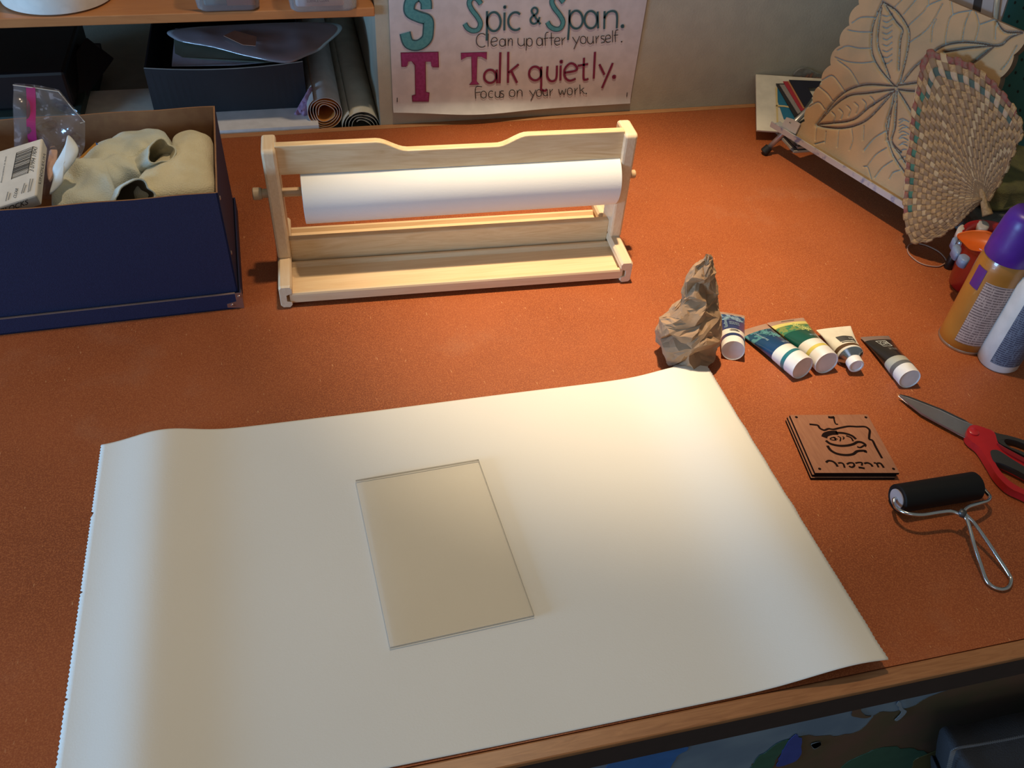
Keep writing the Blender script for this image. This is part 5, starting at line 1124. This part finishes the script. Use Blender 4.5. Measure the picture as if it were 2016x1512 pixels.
wv = mesh('woven_blade', V, Fc, straw, wf, idx=I, smooth=True, autosmooth=50)
sdm = wv.modifiers.new('thickness', 'SOLIDIFY'); sdm.thickness = .002; sdm.offset = -1
mesh('edge_binding', *sweep([Bat(s) + fn_ * .0075 for s in np.linspace(.12, .46, 60)], .0011, 8), straw[4], wf, smooth=True)
hp = [FP(1930, 372) - fn_ * .004, FP(1936, 400) - fn_ * .004, FP(1942, 424) - fn_ * .004]
mesh('handle', *sweep(smoothpath(hp, 6), [.004 + .0003 * k for k in range(13)], 14), straw[0], wf, smooth=True)

# ------------------------------------------------------------------ card pile at the back
CP0 = at(1490, 258, .022); CTL = atY(1489, 147, WY - .003); CSL = (CTL[2] - CP0[2]) / (CTL[1] - CP0[1]); CN = unit((0, -CSL, 1))
def cpl(x, y, z): return on(x, y, CP0 + CN * (z - .058), CN)
def flat(name, px, z, th, m, label, cat, group=None):
    P = [cpl(x, y, z) for x, y in px]; o = mesh(name, *slab(P, th, tuple(CN)), m); return tag(o, label, cat, group)
def z6(x, y): return (1480 + x * .13223, 120 + y * .13223)
def zq(*p): return [z6(*q) for q in p]
cardpos = zq((62, 198), (1040, 262), (1100, 300), (1100, 1100), (430, 1055), (75, 1030))
for k in range(5):
    z = .0040 * (k + 1); c1_ = [.035 + .06 * (k % 2), .03, .025, 1]
    o = mesh('magazine', *boxv(.888 + .003 * (k % 3), 1.05, 1.290 + .004 * (k % 2), 1.40, z - .0038, z, fn=frame_fn((0, 0), 0)), [mat('mag%d' % k, [(.45, .40, .34, 1), (.06, .05, .05, 1), (.40, .28, .22, 1), (.08, .07, .06, 1), (.35, .33, .30, 1)][k], .5)])
    tag(o, ['lowest cream magazine of the pile behind the easel leg', 'dark magazine just above the lowest one behind the easel leg', 'tan magazine in the middle of the pile behind the easel leg', 'dark magazine, second from the top of the pile behind the easel leg', 'pale magazine at the top of the pile behind the easel leg, under the white card'][k], 'magazine', 'magazines piled at the back of the table')
flat('white_mat_board', zq((62, 198), (1040, 262), (1060, 700), (430, 1055), (75, 1030)), .058, .003, mat('mat_white', (.72, .65, .52, 1), .6), 'large cream white board lying on the pile of magazines by the wall', 'board')
bcard = flat('blue_picture_card', zq((385, 400), (520, 420), (640, 860), (600, 900), (480, 860), (390, 600)), .0595, .0012, mat('pic_blue', (.02, .17, .28, 1), .5), 'blue picture card with yellow frame lines on the cream board', 'card')
b = MB()
for pts, w_ in (([(365, 395), (375, 640), (385, 950)], .0035), ([(360, 665), (480, 672), (585, 690)], .0045)):
    b.add(*ribbon([cpl(*z6(x, y), .0600) for x, y in pts], w_, CN))
b.build('yellow_frame_lines', mat('strip_yellow', (.66, .50, .22, 1), .5), bcard, label='thin yellow frame lines')
flat('black_card', zq((360, 335), (500, 335), (700, 800), (640, 830)), .0615, .0012, mat('card_black', (.025, .02, .02, 1), .6), 'black card fanned out beneath the grey card', 'card')
flat('grey_card', zq((415, 350), (520, 350), (760, 740), (690, 785)), .0630, .0012, mat('card_grey', (.30, .26, .23, 1), .6), 'warm grey card between the black and red cards', 'card')
flat('red_card', zq((468, 303), (600, 303), (800, 720), (735, 745)), .0645, .0012, mat('card_red', (.42, .025, .04, 1), .5), 'bright red card fanned under the navy card', 'card')
flat('orange_card', zq((535, 300), (620, 300), (800, 700), (768, 710)), .0655, .0008, mat('card_orange', (.50, .22, .09, 1), .5), 'thin orange edged card between the red and navy cards', 'card')
flat('navy_card', zq((555, 280), (1040, 298), (985, 395), (835, 395), (910, 525), (790, 690)), .0670, .0012, mat('card_navy', (.012, .012, .025, 1), .5), 'navy blue card on top of the fanned cards', 'card')
P = [on(1480 + x * .13223, 120 + y * .13223, (0, 1.485, 0), (0, 1, 0)) for x, y in [(610, 215), (680, 130), (760, 100), (850, 115), (960, 165), (1040, 200), (1060, 290), (700, 300)]]
bb_ = mesh('plastic_wrap', *puff(P, sum(P) / 8 , .0035, (0, -1, 0), amp=.9, freq=50, seed=6, under=.0), clear('wrap', (.75, .75, .72, 1), .08, .3, .45, (.32, .31, .28, 1)), smooth=True); tag(bb_, 'crumpled translucent plastic wrap against the wall behind the cream board', 'plastic wrap')
